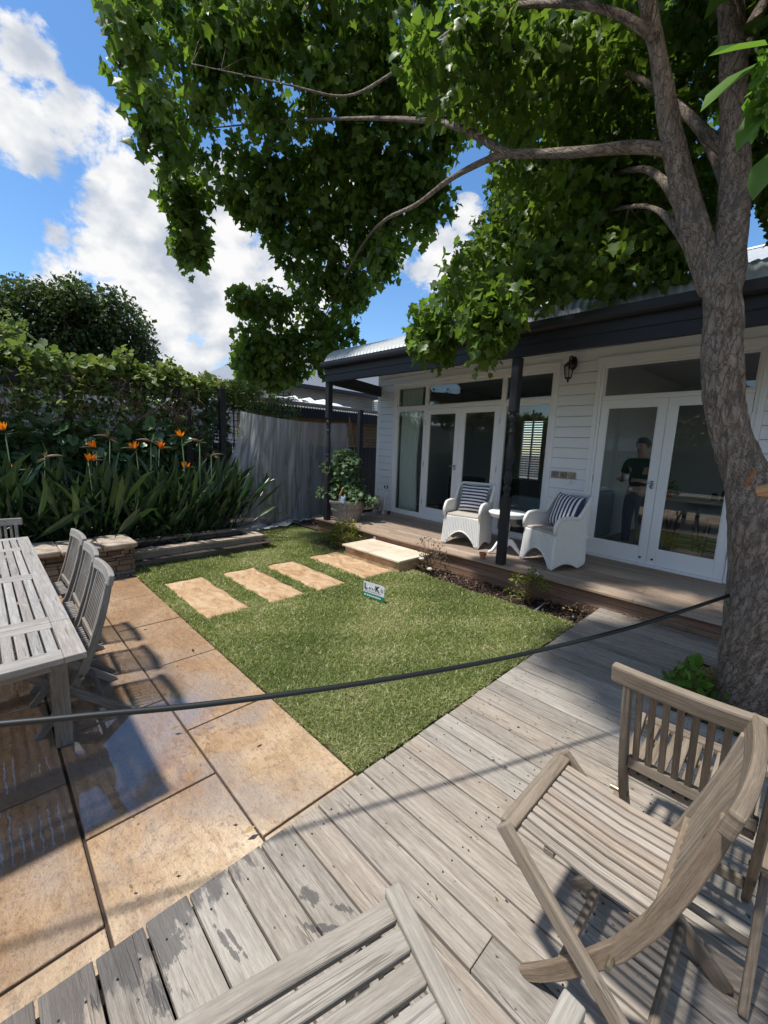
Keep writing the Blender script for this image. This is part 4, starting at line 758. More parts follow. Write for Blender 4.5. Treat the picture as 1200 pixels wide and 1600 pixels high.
# ================================================================== VERANDA FURNITURE
def wicker_chair(name, label, loc, rz, seed):
    t = thing(name, label, 'wicker chair', loc, rz, 'white wicker armchairs on the veranda')
    W, D = .27, .27
    # plan path of the shell: front-left foot, round the back, to front-right foot (front = -y)
    path = []
    for k in range(13): u = k / 12; path.append((-W, -D + u * (2 * D - .14)))
    for k in range(1, 12): a = math.pi - k / 12 * math.pi / 2 * 1; path.append((-W + .14 + .14 * math.cos(a), D - .14 + .14 * math.sin(a)))
    for k in range(0, 13): u = k / 12; path.append((-W + .14 + u * (2 * W - .28), D))
    for k in range(1, 12): a = math.pi / 2 - k / 12 * math.pi / 2; path.append((W - .14 + .14 * math.cos(a), D - .14 + .14 * math.sin(a)))
    for k in range(13): u = k / 12; path.append((W, D - .14 - u * (2 * D - .14)))
    path = np.array(path); seg = np.r_[0, np.cumsum(np.linalg.norm(np.diff(path, axis=0), axis=1))]; tot = seg[-1]
    def P(s): i = min(np.searchsorted(seg, s * tot, side='right') - 1, len(path) - 2); q = (s * tot - seg[i]) / (seg[i + 1] - seg[i] + 1e-9); return path[i] * (1 - q) + path[i + 1] * q
    def top(s):
        q = abs(s - .5) * 2                             # 0 at the back centre, 1 at the front
        if q < .34: return .86
        if q < .62: w_ = (q - .34) / .28; w_ = w_ * w_ * (3 - 2 * w_); return .86 - .25 * w_
        if q < .93: return .61 + .012 * math.sin((q - .62) / .31 * math.pi)
        return .61 - .05 * ((q - .93) / .07) ** 2
    def bot(s):
        q = abs(s - .5) * 2
        if q > .52: w_ = (q - .52) / .48; return .015 + .06 * math.sin(w_ * math.pi) 
        w_ = q / .52; return .015 + .06 * math.sin(w_ * math.pi)
    def shell(u, v):
        p = P(u); z0, z1 = bot(u), top(u); z = z0 + (z1 - z0) * v; f = 1 + .16 * max(0, (.42 - z)) ** 1.2 * 1.1 + (.10 * max(0, z - .55)); rib = .005 * math.cos(u * 2 * math.pi * 74) + .0012 * math.cos(z * 2 * math.pi * 90)
        c = p * f; n = p / (np.linalg.norm(p) + 1e-9); c = c + n * rib; return (c[0], c[1] - .03 * max(0, .42 - z), z)
    m_ = MB(); m_.grid(shell, 74 * 6, 60); m_.build('shell', 'wicker_weave', t, True, smooth=True, solid=.012)
    def front(u, v):
        x = -W + 2 * W * u; arch = .015 + .20 * math.sin(max(0, min(1, (u - .10) / .80)) * math.pi) ** .75 if .10 < u < .90 else .015
        z = arch + (.42 - arch) * v; f = 1 + .16 * max(0, (.42 - z)) ** 1.2 * 1.1; rib = .006 * math.cos(u * 2 * math.pi * 22); return (x * f, -D * f - .03 * max(0, .42 - z) - rib, z)
    m_ = MB(); m_.grid(front, 132, 20); m_.build('front_skirt', 'wicker_front', t, True, smooth=True, solid=.012)
    m_ = MB(); pts = []
    for k in range(61): u = k / 60; p = P(u) * (1 + .10 * max(0, top(u) - .55)); pts.append((p[0], p[1], top(u)))
    pts = [(pts[0][0], pts[0][1] - .015, .42)] + [(pts[0][0], pts[0][1] - .02, .52)] + pts + [(pts[-1][0], pts[-1][1] - .02, .52), (pts[-1][0], pts[-1][1] - .015, .42)]
    m_.tube(pts, .023, 10); m_.build('rolled_rim', 'white_wicker', t, True, smooth=True)
    m_ = MB(); ap = [(-W * 1.045 + 2 * W * 1.045 * u, -D * 1.04 - .012, .015 + (.20 * math.sin(max(0, min(1, (u - .10) / .80)) * math.pi) ** .75 if .10 < u < .90 else 0)) for u in [i / 40 for i in range(41)]]; m_.tube(ap, .010, 6); m_.build('arch_edge', 'white_wicker', t, True, smooth=True)
    m_ = MB(); m_.box(-W + .01, W - .01, -D + .0, D - .02, .37, .395); m_.build('seat', 'white_wicker', t, True)
    m_ = MB(); m_.box(-W + .025, W - .025, -D - .005, D - .05, .398, .455); m_.build('seat_cushion', 'cushion_fabric', t, True, bevel=.022, smooth=False)
    return t
fl, fr = np.array([-3.561, 4.765]), np.array([-3.089, 4.847])
def seat_at(fl, fr): d = fr - fl; a = math.atan2(d[1], d[0]); c = (fl + fr) / 2 + np.array([-math.sin(a), math.cos(a)]) * .30; return (c[0], c[1], .175), a
lc, la = seat_at(np.array([-3.57, 4.76]), np.array([-3.06, 4.85])); wicker_chair('wicker_armchair', 'white wicker armchair left of the round table, beside the left french doors', lc, la, 1)
rc, ra = seat_at(np.array([-2.46, 4.92]), np.array([-1.91, 4.67])); wicker_chair('wicker_armchair', 'white wicker armchair right of the veranda post, under the wall lantern', rc, ra, 2)
def pillow(label, c, a, tilt, roll, W=.44, H=.42, rotuv=False):
    m_ = MB()
    def side(sg):
        def fn(u, v):
            x, z = (u - .5) * 2, (v - .5) * 2; p = (1 - abs(x) ** 3.0) * (1 - abs(z) ** 3.0); k = 1 - .055 * (x * x * (1 - z * z) + 0) ; kk = 1 - .055 * z * z * 0
            px = x * (1 - .06 * (1 - z * z)); pz = z * (1 - .06 * (1 - x * x)); return (px * W / 2, sg * .075 * max(0, p) ** .55, pz * H / 2)
        return fn
    for sg in (-1, 1):
        n0 = len(m_.uv); m_.grid(side(sg), 20, 20)
    m_.uv = [(p[1], p[0]) for p in m_.uv] if rotuv else m_.uv
    o = m_.build('striped_pillow', 'stripe_fabric', smooth=True); Mx = Matrix.Translation(c) @ Matrix.Rotation(a, 4, 'Z') @ Matrix.Rotation(tilt, 4, 'X') @ Matrix.Rotation(roll, 4, 'Y'); o.matrix_world = Mx
    return props(o, label, 'cushion', 'navy and white striped cushions')
def off(c, a, dx, dy, z): return (c[0] + dx * math.cos(a) - dy * math.sin(a), c[1] + dx * math.sin(a) + dy * math.cos(a), z)
pillow('navy and white cushion with horizontal stripes on the left wicker armchair', off(lc, la, 0, .09, .175 + .66), la, -.28, 0, .42, .40, True)
pillow('navy and white cushion with upright stripes leaning in the right wicker armchair', off(rc, ra, .03, .07, .175 + .665), ra, -.30, .06, .45, .43)
t = thing('round_side_table', 'small round white pedestal table between the wicker armchairs', 'side table', (-2.72, 5.02, .175))
m_ = MB(); m_.lathe([(.0, .50), (.22, .50), (.222, .515), (.245, .535), (.25, .545), (.25, .56), (.24, .565), (0, .566)], t.location, 48); m_.build('tabletop', 'white_paint', t, smooth=False, bevel=.002)
m_ = MB(); m_.lathe([(.055, .498), (.05, .48), (.028, .46), (.025, .44), (.036, .42), (.045, .38), (.040, .33), (.026, .27), (.026, .25), (.040, .235), (.040, .22), (.055, .19), (.055, .11), (.03, .09), (.012, .07)], t.location, 20); m_.build('pedestal', 'white_paint', t, smooth=True)
for k in range(3):
    a = math.radians(-115 + 120 * k); ca, sa = math.cos(a), math.sin(a); m_ = MB(); X0, Y0, Z0 = t.location
    m_.sweep([(X0 + ca * r, Y0 + sa * r, Z0 + z) for r, z in [(.04, .15), (.08, .16), (.12, .13), (.17, .07), (.21, .035), (.26, .022)]], .034, [.09, .085, .06, .045, .036, .03], (-sa, ca, 0)); m_.build('foot', 'white_paint', t, bevel=.006)
t = thing('flower_pot', 'tiny terracotta pot on the veranda floor at the foot of the round table', 'pot', (-2.735, 4.50, .175))
m_ = MB(); m_.lathe([(.028, 0), (.040, .055), (.046, .057), (.047, .080), (.040, .080), (.036, .058)], t.location, 20); m_.build('pot', 'terracotta', t, smooth=False); m_ = MB(); m_.lathe([(.0, .055), (.037, .06)], t.location, 12); m_.build('potting_soil', 'soil', t)
# half barrel tub with tomato plants
t = thing('half_barrel', 'weathered grey half barrel planted with tomatoes on the veranda corner', 'barrel planter', (-5.80, 4.78, .175)); bx, by, bz = -5.80, 4.78, .175
m_ = MB()
for k in range(26):
    a0, a1 = 2 * math.pi * k / 26 + .008, 2 * math.pi * (k + 1) / 26 - .008; V = []
    for (r, z) in [(.235, 0), (.275, .14), (.315, .28), (.335, .37)]:
        for a in (a0, a1):
            for q in (0, -.025): V.append((bx + (r + q) * math.cos(a), by + (r + q) * math.sin(a), bz + z))
    Fs = []; U = []; ou = random.random() * 9
    for i in range(3):
        b0 = i * 4
        for f in ((0, 2, 6, 4), (1, 5, 7, 3), (0, 4, 5, 1), (2, 3, 7, 6)): Fs.append(tuple(b0 + q for q in f)); U.append([(V[b0 + q][2] + ou, (q & 2) * .03 + (q & 1) * .02) for q in f])
    Fs += [(0, 1, 3, 2), (12, 14, 15, 13)]; U += [[(ou, 0), (ou, .02), (ou, .06), (ou, .05)]] * 2; m_.add(V, Fs, U)
m_.build('staves', 'barrel_wood', t)
for z, r in ((.05, .252), (.20, .296), (.34, .3315)): m_ = MB(); m_.lathe([(r - .002, z - .018), (r + .004, z - .018), (r + .013, z + .018), (r + .006, z + .018)], (bx, by, bz), 40); m_.build('hoop', 'barrel_wood', t, smooth=False)
m_ = MB(); m_.lathe([(0, .30), (.30, .32)], (bx, by, bz), 24); m_.build('potting_soil', 'soil', t)
m_ = MB(); C = []
for k in range(11):
    a = random.uniform(0, 6.28); r = random.uniform(.02, .22); hgt = random.uniform(.30, .78) if k > 3 else random.uniform(.7, .86); lean = random.uniform(-.16, .16); pts = [(bx + r * math.cos(a) + lean * q * q * 1.2 - .12 * q, by + r * math.sin(a) + random.uniform(-.02, .02), bz + .31 + hgt * q) for q in (0, .35, .7, 1)]; m_.tube(pts, [.008, .007, .005, .003], 5)
    for p in pts[1:]: C += [(p[0] + random.uniform(-.12, .12), p[1] + random.uniform(-.12, .12), p[2] + random.uniform(-.08, .05)) for _ in range(4)]
for k in range(10): C.append((bx + random.uniform(.05, .50), by + random.uniform(-.3, .3), bz + random.uniform(.34, .52)))
for k in range(8): C.append((bx - random.uniform(.15, .42), by + random.uniform(-.3, .2), bz + random.uniform(.34, .50)))
m_.build('stem', 'stake_wood', t); leaf_cloud('tomato_leaves', 'tomato_leaf', C, .12, 42, .058, t, 'vine', .5)
t = thing('hand_trowel', 'hand trowel with wooden handle stuck upright in the barrel', 'trowel', (bx + .10, by - .24, bz + .30))
X0, Y0, Z0 = t.location; m_ = MB(); m_.tube([(X0 - .04, Y0, Z0 + .12), (X0 - .01, Y0, Z0 + .19), (X0 + .06, Y0, Z0 + .30), (X0 + .075, Y0, Z0 + .325)], [.010, .016, .015, .010], 10); m_.build('handle', 'handle_wood', t, smooth=True)
m_ = MB(); m_.grid(lambda u, v: (X0 - .04 - .05 * (1 - v) + (u - .5) * .07 * (1 - .2 * v), Y0 + .015 * (2 * u - 1) ** 2, Z0 + .12 * v), 6, 5); m_.build('blade', 'steel', t, smooth=True, solid=.003)
m_ = MB(); m_.grid(lambda u, v: (X0 + .085 + .055 * math.cos(6.283 * u) * (1.1 - .3 * v), Y0 - .01 + .035 * math.sin(6.283 * u) * (1.1 - .3 * v), Z0 + .045 + .12 * v + .012 * math.sin(12 * u)), 16, 6); gl_ = m_.build('garden_glove', 'blue_glove', smooth=True, solid=.006); props(gl_, 'pale blue garden glove pushed over the barrel rim', 'glove')
# stroller / toy pram leaning at the wall corner
t = thing('doll_stroller', 'folded doll stroller with pale floral fabric leaning at the house corner', 'doll stroller', (-5.96, 5.80, .175)); X0, Y0, Z0 = t.location
m_ = MB()
for s_ in (-1, 1): m_.tube([(X0 + s_ * .13, Y0 - .06, Z0 + .04), (X0 + s_ * .10, Y0 + .0, Z0 + .3), (X0 + s_ * .03 + .07, Y0 + .06, Z0 + .52)], .008, 6); m_.tube([(X0 + s_ * .12, Y0 + .1, Z0 + .04), (X0 - s_ * .05, Y0 - .02, Z0 + .34), (X0 - s_ * .04, Y0 + .02, Z0 + .5)], .007, 6)
m_.build('frame', 'white_paint', t, smooth=True)
for s_ in (-1, 1): m_ = MB(); m_.tube([(X0 + s_ * .03 + .07, Y0 + .06, Z0 + .52), (X0 + s_ * .04 + .10, Y0 + .02, Z0 + .58)], .013, 8); m_.build('grip', 'black_rubber', t, smooth=True)
for s_ in (-1, 1):
    for d in (-.06, .1): m_ = MB(); m_.tube([(X0 + s_ * .12, Y0 + d, Z0 + .035), (X0 + s_ * .15, Y0 + d, Z0 + .035)], .034, 14); m_.build('wheel', 'pale_cloth' if d < 0 else 'dark_fabric', t)
m_ = MB(); m_.grid(lambda u, v: (X0 - .11 + .22 * u + .02 * math.sin(v * 9), Y0 - .06 + .08 * v + .05 * math.sin(u * 3.1), Z0 + .06 + .30 * v + .03 * math.sin(u * 12)), 14, 10); m_.build('seat_fabric', 'pale_cloth', t, smooth=True, solid=.01)
m_ = MB(); m_.grid(lambda u, v: (X0 - .10 + .12 * u + .02 * math.sin(v * 9), Y0 - .09 + .05 * v, Z0 + .10 + .16 * v + .02 * math.sin(u * 12)), 8, 8); m_.build('trim_fabric', 'pink_cloth', t, smooth=True, solid=.01)
# deck lights on the riser
for i, (px, py, lab) in enumerate([(586, 840, 'round metal step light on the riser above the cream stone step'), (838, 898, 'round metal step light on the riser behind the yellow shrub')]):
    p = at_y(px, py, 4.425); t = thing('step_light', lab, 'step light', p, 0, 'round lights along the veranda riser')
    m_ = MB(); m_.tube([p + np.array([0, .008, 0]), p + np.array([0, -.012, 0]), p + np.array([0, -.02, 0])], [.032, .034, .022], 20); m_.build('rim', 'steel', t, smooth=False); m_ = MB(); m_.tube([p + np.array([0, -.02, 0]), p + np.array([0, -.026, 0])], [.018, .012], 14); m_.build('lens', 'grey_ink', t)
# lawn sign
t = thing('lawn_sign', 'small white and green LOOK sign staked in the new lawn', 'sign', (-3.02, 2.88, -.09), R(6)); 
SW, SH = .29, .20; Tm = Matrix.Rotation(R(-14), 4, 'X')
m_ = MB(); m_.box(-SW / 2, SW / 2, -.002, .002, .085, .085 + .115); o = m_.build('sign_panel', 'pale_plastic', t, True)
g_ = MB(); g_.box(-SW / 2, SW / 2, -.0021, .0021, .032, .0845); g_.build('green_band', 'green_plastic', o, True)
k_ = MB(); k_.box(-.006, .006, .003, .007, -.08, .14); k_.build('stake', 'green_plastic', t, True)
def text(body, size, x, z, mat, parent, y=-.0035, bold=False, ext=.0006):
    cu = bpy.data.curves.new('lettering', 'FONT'); cu.body = body; cu.size = size; cu.align_x = 'CENTER'; cu.extrude = ext; cu.offset = .0022 * size / .06 if bold else 0
    tmp = bpy.data.objects.new('tmp', cu); COL.objects.link(tmp); bpy.context.view_layer.update(); me = bpy.data.meshes.new_from_object(tmp.evaluated_get(bpy.context.evaluated_depsgraph_get())); bpy.data.objects.remove(tmp); oo = bpy.data.objects.new('lettering', me); COL.objects.link(oo); me.materials.clear(); me.materials.append(MATS[mat]); oo.parent = parent; oo.location = (x, y, z); oo.rotation_euler = (R(90), 0, 0); return oo
text('L', .085, -.112, .124, 'printing_ink', o, bold=True); text('K', .085, .048, .124, 'printing_ink', o, bold=True)
m_ = MB()
for x in (-.060, -.012):
    m_.tube([(x, -.0032, .152), (x, -.0045, .152)], .023, 18); 
m_.build('eye_ring', 'grey_ink', o, True); m_ = MB()
for x in (-.060, -.012): m_.tube([(x, -.0046, .152), (x, -.0055, .152)], .0185, 18)
m_.build('eye_white', 'white_paint', o, True); m_ = MB()
for x in (-.056, -.014): m_.tube([(x, -.0056, .146), (x, -.0065, .146)], .0085, 12)
m_.build('pupil', 'printing_ink', o, True)
m_ = MB(); m_.tube([(.112, -.003, .150), (.112, -.0045, .150)], .019, 14); m_.build('badge', 'grey_ink', o, True)
m_ = MB()
for z, segs in ((.108, 9), (.098, 8)):
    x = -.125
    for k in range(segs): L_ = random.uniform(.014, .026); m_.box(x, x + L_, -.0032, -.0025, z, z + .0045); x += L_ + .006
m_.build('fine_print', 'grey_ink', o, True)
m_ = MB(); m_.tube([(-.118, -.003, .058), (-.118, -.0045, .058)], .012, 12); x = -.095
for k in range(7): L_ = random.uniform(.016, .028); m_.box(x, x + L_, -.0045, -.0035, .050, .066); x += L_ + .006
m_.build('band_print', 'pale_plastic', o, True)
# irrigation pipe and drain ball in the bed
m_ = MB(); a = at_z(833, 957, -.085); c = at_z(850, 943, -.055); m_.tube([a, c], .010, 10); props(m_.build('irrigation_pipe', 'grey_pipe', smooth=True), 'short grey irrigation pipe end poking from the bark mulch', 'pipe')
c = at_z(896, 966, -.07); m_ = MB(); m_.lathe([(.0, -.035), (.025, -.025), (.035, 0), (.025, .025), (0, .035)], c, 14); props(m_.build('garden_light', 'black_metal', smooth=True), 'small round black garden light where lawn bed meets deck', 'garden light')
# ================================================================== TEAK FURNITURE
PROF = [(.125, .0), (.085, .045), (.035, .11), (-.03, .207), (-.10, .326), (-.156, .458), (-.20, .60), (-.23, .715), (-.252, .815)]
def folding_chair(loc, rz, label, wm='chair_wood', sm='seat_wood', group=None):
    """origin on the ground under the seat centre; u (front) = +x, v (across) = y"""
    t = thing('folding_chair', label, 'folding chair', loc, rz, group); z0 = 0
    for s_ in (-1, 1):
        m_ = MB(); m_.sweep([(u, s_ * .186, z) for u, z in PROF], .024, [.036, .040, .043, .044, .044, .043, .040, .037, .034], (0, 1, 0)); m_.build('back_post', wm, t, True, bevel=.004)
        m_ = MB(); m_.bar((.222, s_ * .2145, .463), (-.31, s_ * .2145, 0), .024, .046); m_.build('leg', wm, t, True, bevel=.005)
        m_ = MB(); m_.tube([(-.089, s_ * .170, .300), (-.089, s_ * .2305, .300)], .008, 10); m_.build('pivot_bolt', 'old_brass', t, True)
    m_ = MB(); n = 11; m_.sweep([(-.254 - .018 * (1 - (2 * k / (n - 1) - 1) ** 2), -.235 + .47 * k / (n - 1), .835) for k in range(n)], .066, .030, (-.22, 0, .975)); m_.build('top_rail', wm, t, True, bevel=.008)
    m_ = MB(); m_.bar((-.163, -.172, .487), (-.163, .172, .487), .024, .042); m_.build('lower_rail', wm, t, True, bevel=.004)
    m_ = MB()
    for k in range(9):
        v = -.150 + .30 * k / 8; m_.sweep([(-.168, v, .505), (-.196, v, .60), (-.225 - .004, v, .715), (-.25 - .012 * (1 - (v / .2) ** 2), v, .808)], .019, .012, (0, 1, 0))
    m_.build('backrest', wm, t, True, bevel=.002)
    m_ = MB(); m_.bar((.212, -.200, .452), (.212, .200, .452), .05, .030); m_.build('front_rail', wm, t, True, bevel=.006)
    m_ = MB()
    for k in range(10):
        v = -.158 + .316 * k / 9; m_.sweep([(.185, v, .455), (.09, v, .447), (-.02, v, .438), (-.150, v, .440)], .0255, .014, (0, 1, 0))
    m_.build('seat', sm, t, True, bevel=.004)
    for u_, z_ in ((.10, .428), (-.12, .420)): m_ = MB(); m_.bar((u_, -.17, z_), (u_, .17, z_), .03, .02); m_.build('seat_bearer', wm, t, True, bevel=.003)
    m_ = MB(); m_.tube([(-.185, -.205, .115), (-.185, .205, .115)], .013, 10); m_.build('stretcher', wm, t, True, smooth=True); m_ = MB(); m_.bar((.03, -.176, .125), (.03, .176, .125), .02, .036); m_.build('stretcher', wm, t, True, bevel=.003)
    return t
GA, GB = 'wooden folding chairs standing on the deck', 'wooden folding chairs at the dining table'
folding_chair((-.262, 1.235, 0), math.pi, 'brown folding chair nearest on the deck, slatted seat in full view', group=GA)
folding_chair((-.128, 1.72, 0), math.pi / 2, 'upright folding chair on the deck seen from behind, next to the tree trunk', 'chair_wood', 'chair_wood', GA)
proto = folding_chair((-3.99, .27, -.1), -math.pi / 2 + .02, 'grey folding chair on the lawn side of the dining table, farthest of three', 'grey_chair_wood', 'grey_chair_wood', GB)
for (x, y, rz, lab) in [(-3.44, .26, -math.pi / 2 - .03, 'grey folding chair on the lawn side of the dining table, middle of three'), (-2.90, .235, -math.pi / 2 - .02, 'grey folding chair on the lawn side of the dining table, nearest of three'), (-4.72, .02, .0, 'grey folding chair at the far end of the dining table')]:
    c = copy_tree(proto); c.location = (x, y, -.1); c.rotation_euler = (0, 0, rz); c['label'] = lab
# dining table
t = thing('dining_table', 'long weathered grey slatted timber dining table standing on the wet paving', 'table', (-3.3, -.27, -.1)); zt = .65; y0, y1 = -.80, .263; x0, x1 = -4.66, -2.005
m_ = MB()
for (a, c) in [(x0, -2.4445), (-2.4415, x1)]:
    m_.box(a, c, y1 - .075, y1, zt - .028, zt); m_.box(a, c, y0, y0 + .075, zt - .028, zt)
ends = [(-4.66, -4.20), (-4.20, -3.335), (-3.335, -2.4445), (-2.4415, -2.005)]
rails = [(-4.66, -4.57), (-4.25, -4.14), (-3.395, -3.275), (-2.528, -2.4445), (-2.4415, -2.372), (-2.098, -2.005)]
for (a, c) in rails: m_.box(a, c, y0 + .0755, y1 - .0755, zt - .026, zt - .001)
gaps = [(-4.57, -4.25), (-4.14, -3.395), (-3.275, -2.528), (-2.372, -2.098)]
for (a, c) in gaps:
    y = y1 - .0755 - .008
    while y > y0 + .09: m_.box(a - .01, c + .01, y - .0375, y, zt - .022, zt - .0035); y -= .0455
m_.build('tabletop', 'table_wood', t, bevel=.003)
m_ = MB(); m_.box(-4.50, -2.16, .15, .1745, .54, .62); m_.box(-4.50, -2.16, -.71, -.688, .54, .62); m_.box(-4.52, -4.501, -.69, .15, .54, .62); m_.box(-2.159, -2.135, -.69, .15, .54, .62); m_.build('apron', 'grey_chair_wood', t, bevel=.003)
for x in (-4.20, -2.60):
    for y in (-.75, .213): m_ = MB(); m_.box(x - .037, x + .037, y - .037, y + .037, -.10, .6205); m_.build('leg', 'grey_chair_wood', t, bevel=.005)
# slatted bench whose corner shows at the bottom of the picture
t = thing('slatted_bench', 'weathered wide slatted bench cut off by the bottom edge, beside the wet footprints', 'bench', (-.45, .35, 0)); 
zb = .42; o_ = np.array([-.583, .671]); ex = np.array([.958, -.285]); ey = np.array([.262, .965])
def BP(a, c, z): q = o_ + ex * a - ey * c; return (q[0], q[1], z)
m_ = MB()
for k in range(6): a = .030 + .066 * k; m_.bar(BP(a, .028 , zb), BP(a, 1.2, zb), .053, .022)
m_.build('seat', 'bench_wood', t, bevel=.005)
for c_ in (.004, 1.22): m_ = MB(); m_.bar(BP(-.012, c_, zb + .006), BP(.43, c_, zb + .006), .046, .030); m_.build('end_rail', 'bench_wood', t, bevel=.006)
for c_ in (.085, .62): m_ = MB(); m_.bar(BP(.0, c_, zb - .032), BP(.41, c_, zb - .032), .03, .04); m_.build('seat_bearer', 'bench_wood', t, bevel=.003)
m_ = MB(); m_.bar(at_z(898, 1566, .46), at_z(850, 1660, .46), .045, .028); m_.build('armrest', 'bench_wood', t, bevel=.005)
for a in (.05, .36):
    for c in (.12, 1.1): m_ = MB(); m_.bar(BP(a, c, zb - .053), BP(a, c + .02, 0), .04, .04, (1, 0, 0)); m_.build('leg', 'bench_wood', t, bevel=.004)
# hose stretched from the table side to the tree
b = MB(); pts = [(-2.35, -1.85, .93), (-2.0, -1.0, .80), (-1.594, -.017, .677), (-1.502, .207, .652), (-1.394, .468, .622), (-1.267, .775, .600), (-1.115, 1.141, .584), (-.945, 1.55, .577), (-.788, 1.93, .585), (-.568, 2.462, .615), (-.41, 2.843, .658), (-.218, 3.32, .717), (-.13, 3.62, .75), (.10, 4.05, .80), (.6, 4.35, .84)]
from mathutils import geometry
sp = []
for i in range(len(pts) - 1):
    p0 = np.array(pts[max(i - 1, 0)]); p1 = np.array(pts[i]); p2 = np.array(pts[i + 1]); p3 = np.array(pts[min(i + 2, len(pts) - 1)])
    for q in (0, .25, .5, .75): sp.append(.5 * ((2 * p1) + (-p0 + p2) * q + (2 * p0 - 5 * p1 + 4 * p2 - p3) * q * q + (-p0 + 3 * p1 - 3 * p2 + p3) * q ** 3))
sp.append(np.array(pts[-1])); b.tube(sp, .0105, 12)
t = thing('black_hose', 'black hose stretched across the garden from the left, running behind the tree trunk', 'hose', (-.2, 3.3, .7)); b.build('hose', 'black_rubber', t, smooth=True)
# ================================================================== THE BIG TREE
from mathutils import noise as mnoise
def spline(P, per=6):
    P = [np.array(p, float) for p in P]; out = []
    for i in range(len(P) - 1):
        p0, p1, p2, p3 = P[max(i - 1, 0)], P[i], P[i + 1], P[min(i + 2, len(P) - 1)]
        for k in range(per): q = k / per; out.append(.5 * ((2 * p1) + (-p0 + p2) * q + (2 * p0 - 5 * p1 + 4 * p2 - p3) * q * q + (-p0 + 3 * p1 - 3 * p2 + p3) * q ** 3))
    out.append(P[-1]); return out
def limb(mb, P4, seg=12, amp=0., per=6, cap=True, fine=1.0):
    S = spline(P4, per); pts = [s[:3] for s in S]; rad = [max(.002, s[3]) for s in S]; b0 = len(mb.v); mb.tube(pts, rad, seg, cap)
    if amp:
        for i in range(len(pts)):
            for k in range(seg):
                j = b0 + i * seg + k; v = np.array(mb.v[j]); c = pts[i]; d = v - c; r = np.linalg.norm(d) + 1e-9
                n = mnoise.noise((v[0] * 4, v[1] * 4, v[2] * 1.6)) * 1.1 + mnoise.noise((v[0] * 14, v[1] * 14, v[2] * 7)) * .45 + mnoise.noise((v[0] * 40, v[1] * 40, v[2] * 16)) * .30 * fine
                v = c + d * (1 + amp * n * min(1.2, .10 / r * 1.2)); mb.v[j] = tuple(v)
    return pts
def yp4(px, py, Y, r): p = at_y(px, py, Y); return (*p, r)
tree = thing('maple_tree', 'big leafy tree with scaly grey bark growing through the deck in front of the house', 'tree', (.0, 3.38, -.1))
b = MB()
TR = [(-.02, 3.38, -.22, .30), (-.030, 3.38, -.05, .225), (-.035, 3.37, .10, .194), yp4(1186, 1000, 3.36, .176), yp4(1197, 900, 3.35, .166), yp4(1186, 800, 3.35, .150), yp4(1153, 710, 3.35, .115), yp4(1136, 650, 3.35, .105), yp4(1127, 566, 3.35, .104), yp4(1127, 490, 3.35, .104), yp4(1123, 440, 3.35, .104), yp4(1112, 395, 3.35, .07)]
limb(b, TR, 96, .17, 16)
def fork(*a): return [yp4(*q) for q in a]
left_stem = fork((1118, 450, 3.35, .10), (1095, 390, 3.34, .080), (1068, 300, 3.33, .070), (1050, 220, 3.30, .062), (1038, 140, 3.27, .056), (1022, 50, 3.22, .048), (1000, -60, 3.15, .045), (980, -200, 3.1, .03))
right_stem = fork((1128, 450, 3.36, .105), (1140, 390, 3.38, .090), (1149, 300, 3.40, .074), (1150, 200, 3.40, .070), (1145, 100, 3.42, .065), (1140, 0, 3.45, .066), (1130, -120, 3.5, .06), (1120, -300, 3.6, .04))
low_stem = fork((1195, 850, 3.36, .12), (1215, 790, 3.40, .125), (1255, 720, 3.48, .115), (1330, 620, 3.6, .10), (1420, 480, 3.7, .085), (1480, 300, 3.8, .06), (1500, 100, 3.9, .04))
for L_ in (left_stem, right_stem, low_stem): limb(b, L_, 40, .16, 10)
b.build('trunk', 'bark', tree, smooth=True)
b = MB(); p = at_y(1184, 768, 3.24); b.tube([p + np.array([.10, .12, -.03]), p + np.array([.03, -.005, .01]), p], [.05, .042, .036], 12); b.build('cut_stub', 'handle_wood', tree, smooth=False)
b = MB(); BR = []
def branch(pts, seg=9, amp=.12): P_ = [yp4(*q) for q in pts]; BR.extend([tuple(s[:3]) for s in spline(P_, 5)]); limb(b, P_, seg, amp, 6)
branch([(1045, 235, 3.30, .042), (990, 230, 3.28, .037), (900, 238, 3.30, .034), (830, 240, 3.38, .032), (790, 238, 3.42, .031), (750, 215, 3.5, .034), (715, 198, 3.55, .030), (660, 188, 3.8, .026), (560, 185, 4.0, .022), (440, 190, 3.8, .016), (330, 200, 3.2, .008)])
branch([(795, 240, 3.42, .032), (760, 250, 3.55, .030), (700, 282, 3.8, .027), (650, 320, 4.0, .024), (600, 345, 4.4, .021), (565, 385, 4.8, .017), (530, 450, 5.0, .012), (490, 530, 5.0, .007)])
branch([(1025, 60, 3.2, .030), (960, 20, 3.15, .026), (880, 5, 3.15, .024), (780, 12, 3.3, .023), (740, 20, 3.4, .022), (690, 60, 3.6, .020), (620, 110, 3.8, .018), (540, 150, 3.8, .015), (440, 130, 3.3, .011), (300, 100, 2.7, .007)])
branch([(1000, -60, 3.15, .04), (880, -110, 3.0, .034), (700, -140, 2.8, .028), (500, -120, 2.6, .02), (300, -90, 2.4, .012), (190, -40, 2.35, .006)])
branch([(1085, 400, 3.4, .035), (1030, 330, 3.7, .020), (970, 325, 4.2, .017), (900, 350, 4.8, .014), (820, 400, 5.2, .012), (760, 450, 5.3, .007)])
branch([(1070, 330, 3.5, .04), (1010, 265, 3.9, .024), (930, 285, 4.5, .02), (850, 325, 5.0, .016), (780, 350, 5.3, .012), (720, 420, 5.4, .007)])
branch([(1148, 310, 3.45, .045), (1110, 230, 3.9, .036), (1060, 160, 4.4, .028), (980, 120, 5.0, .02), (880, 100, 5.6, .014), (780, 130, 5.8, .008)])
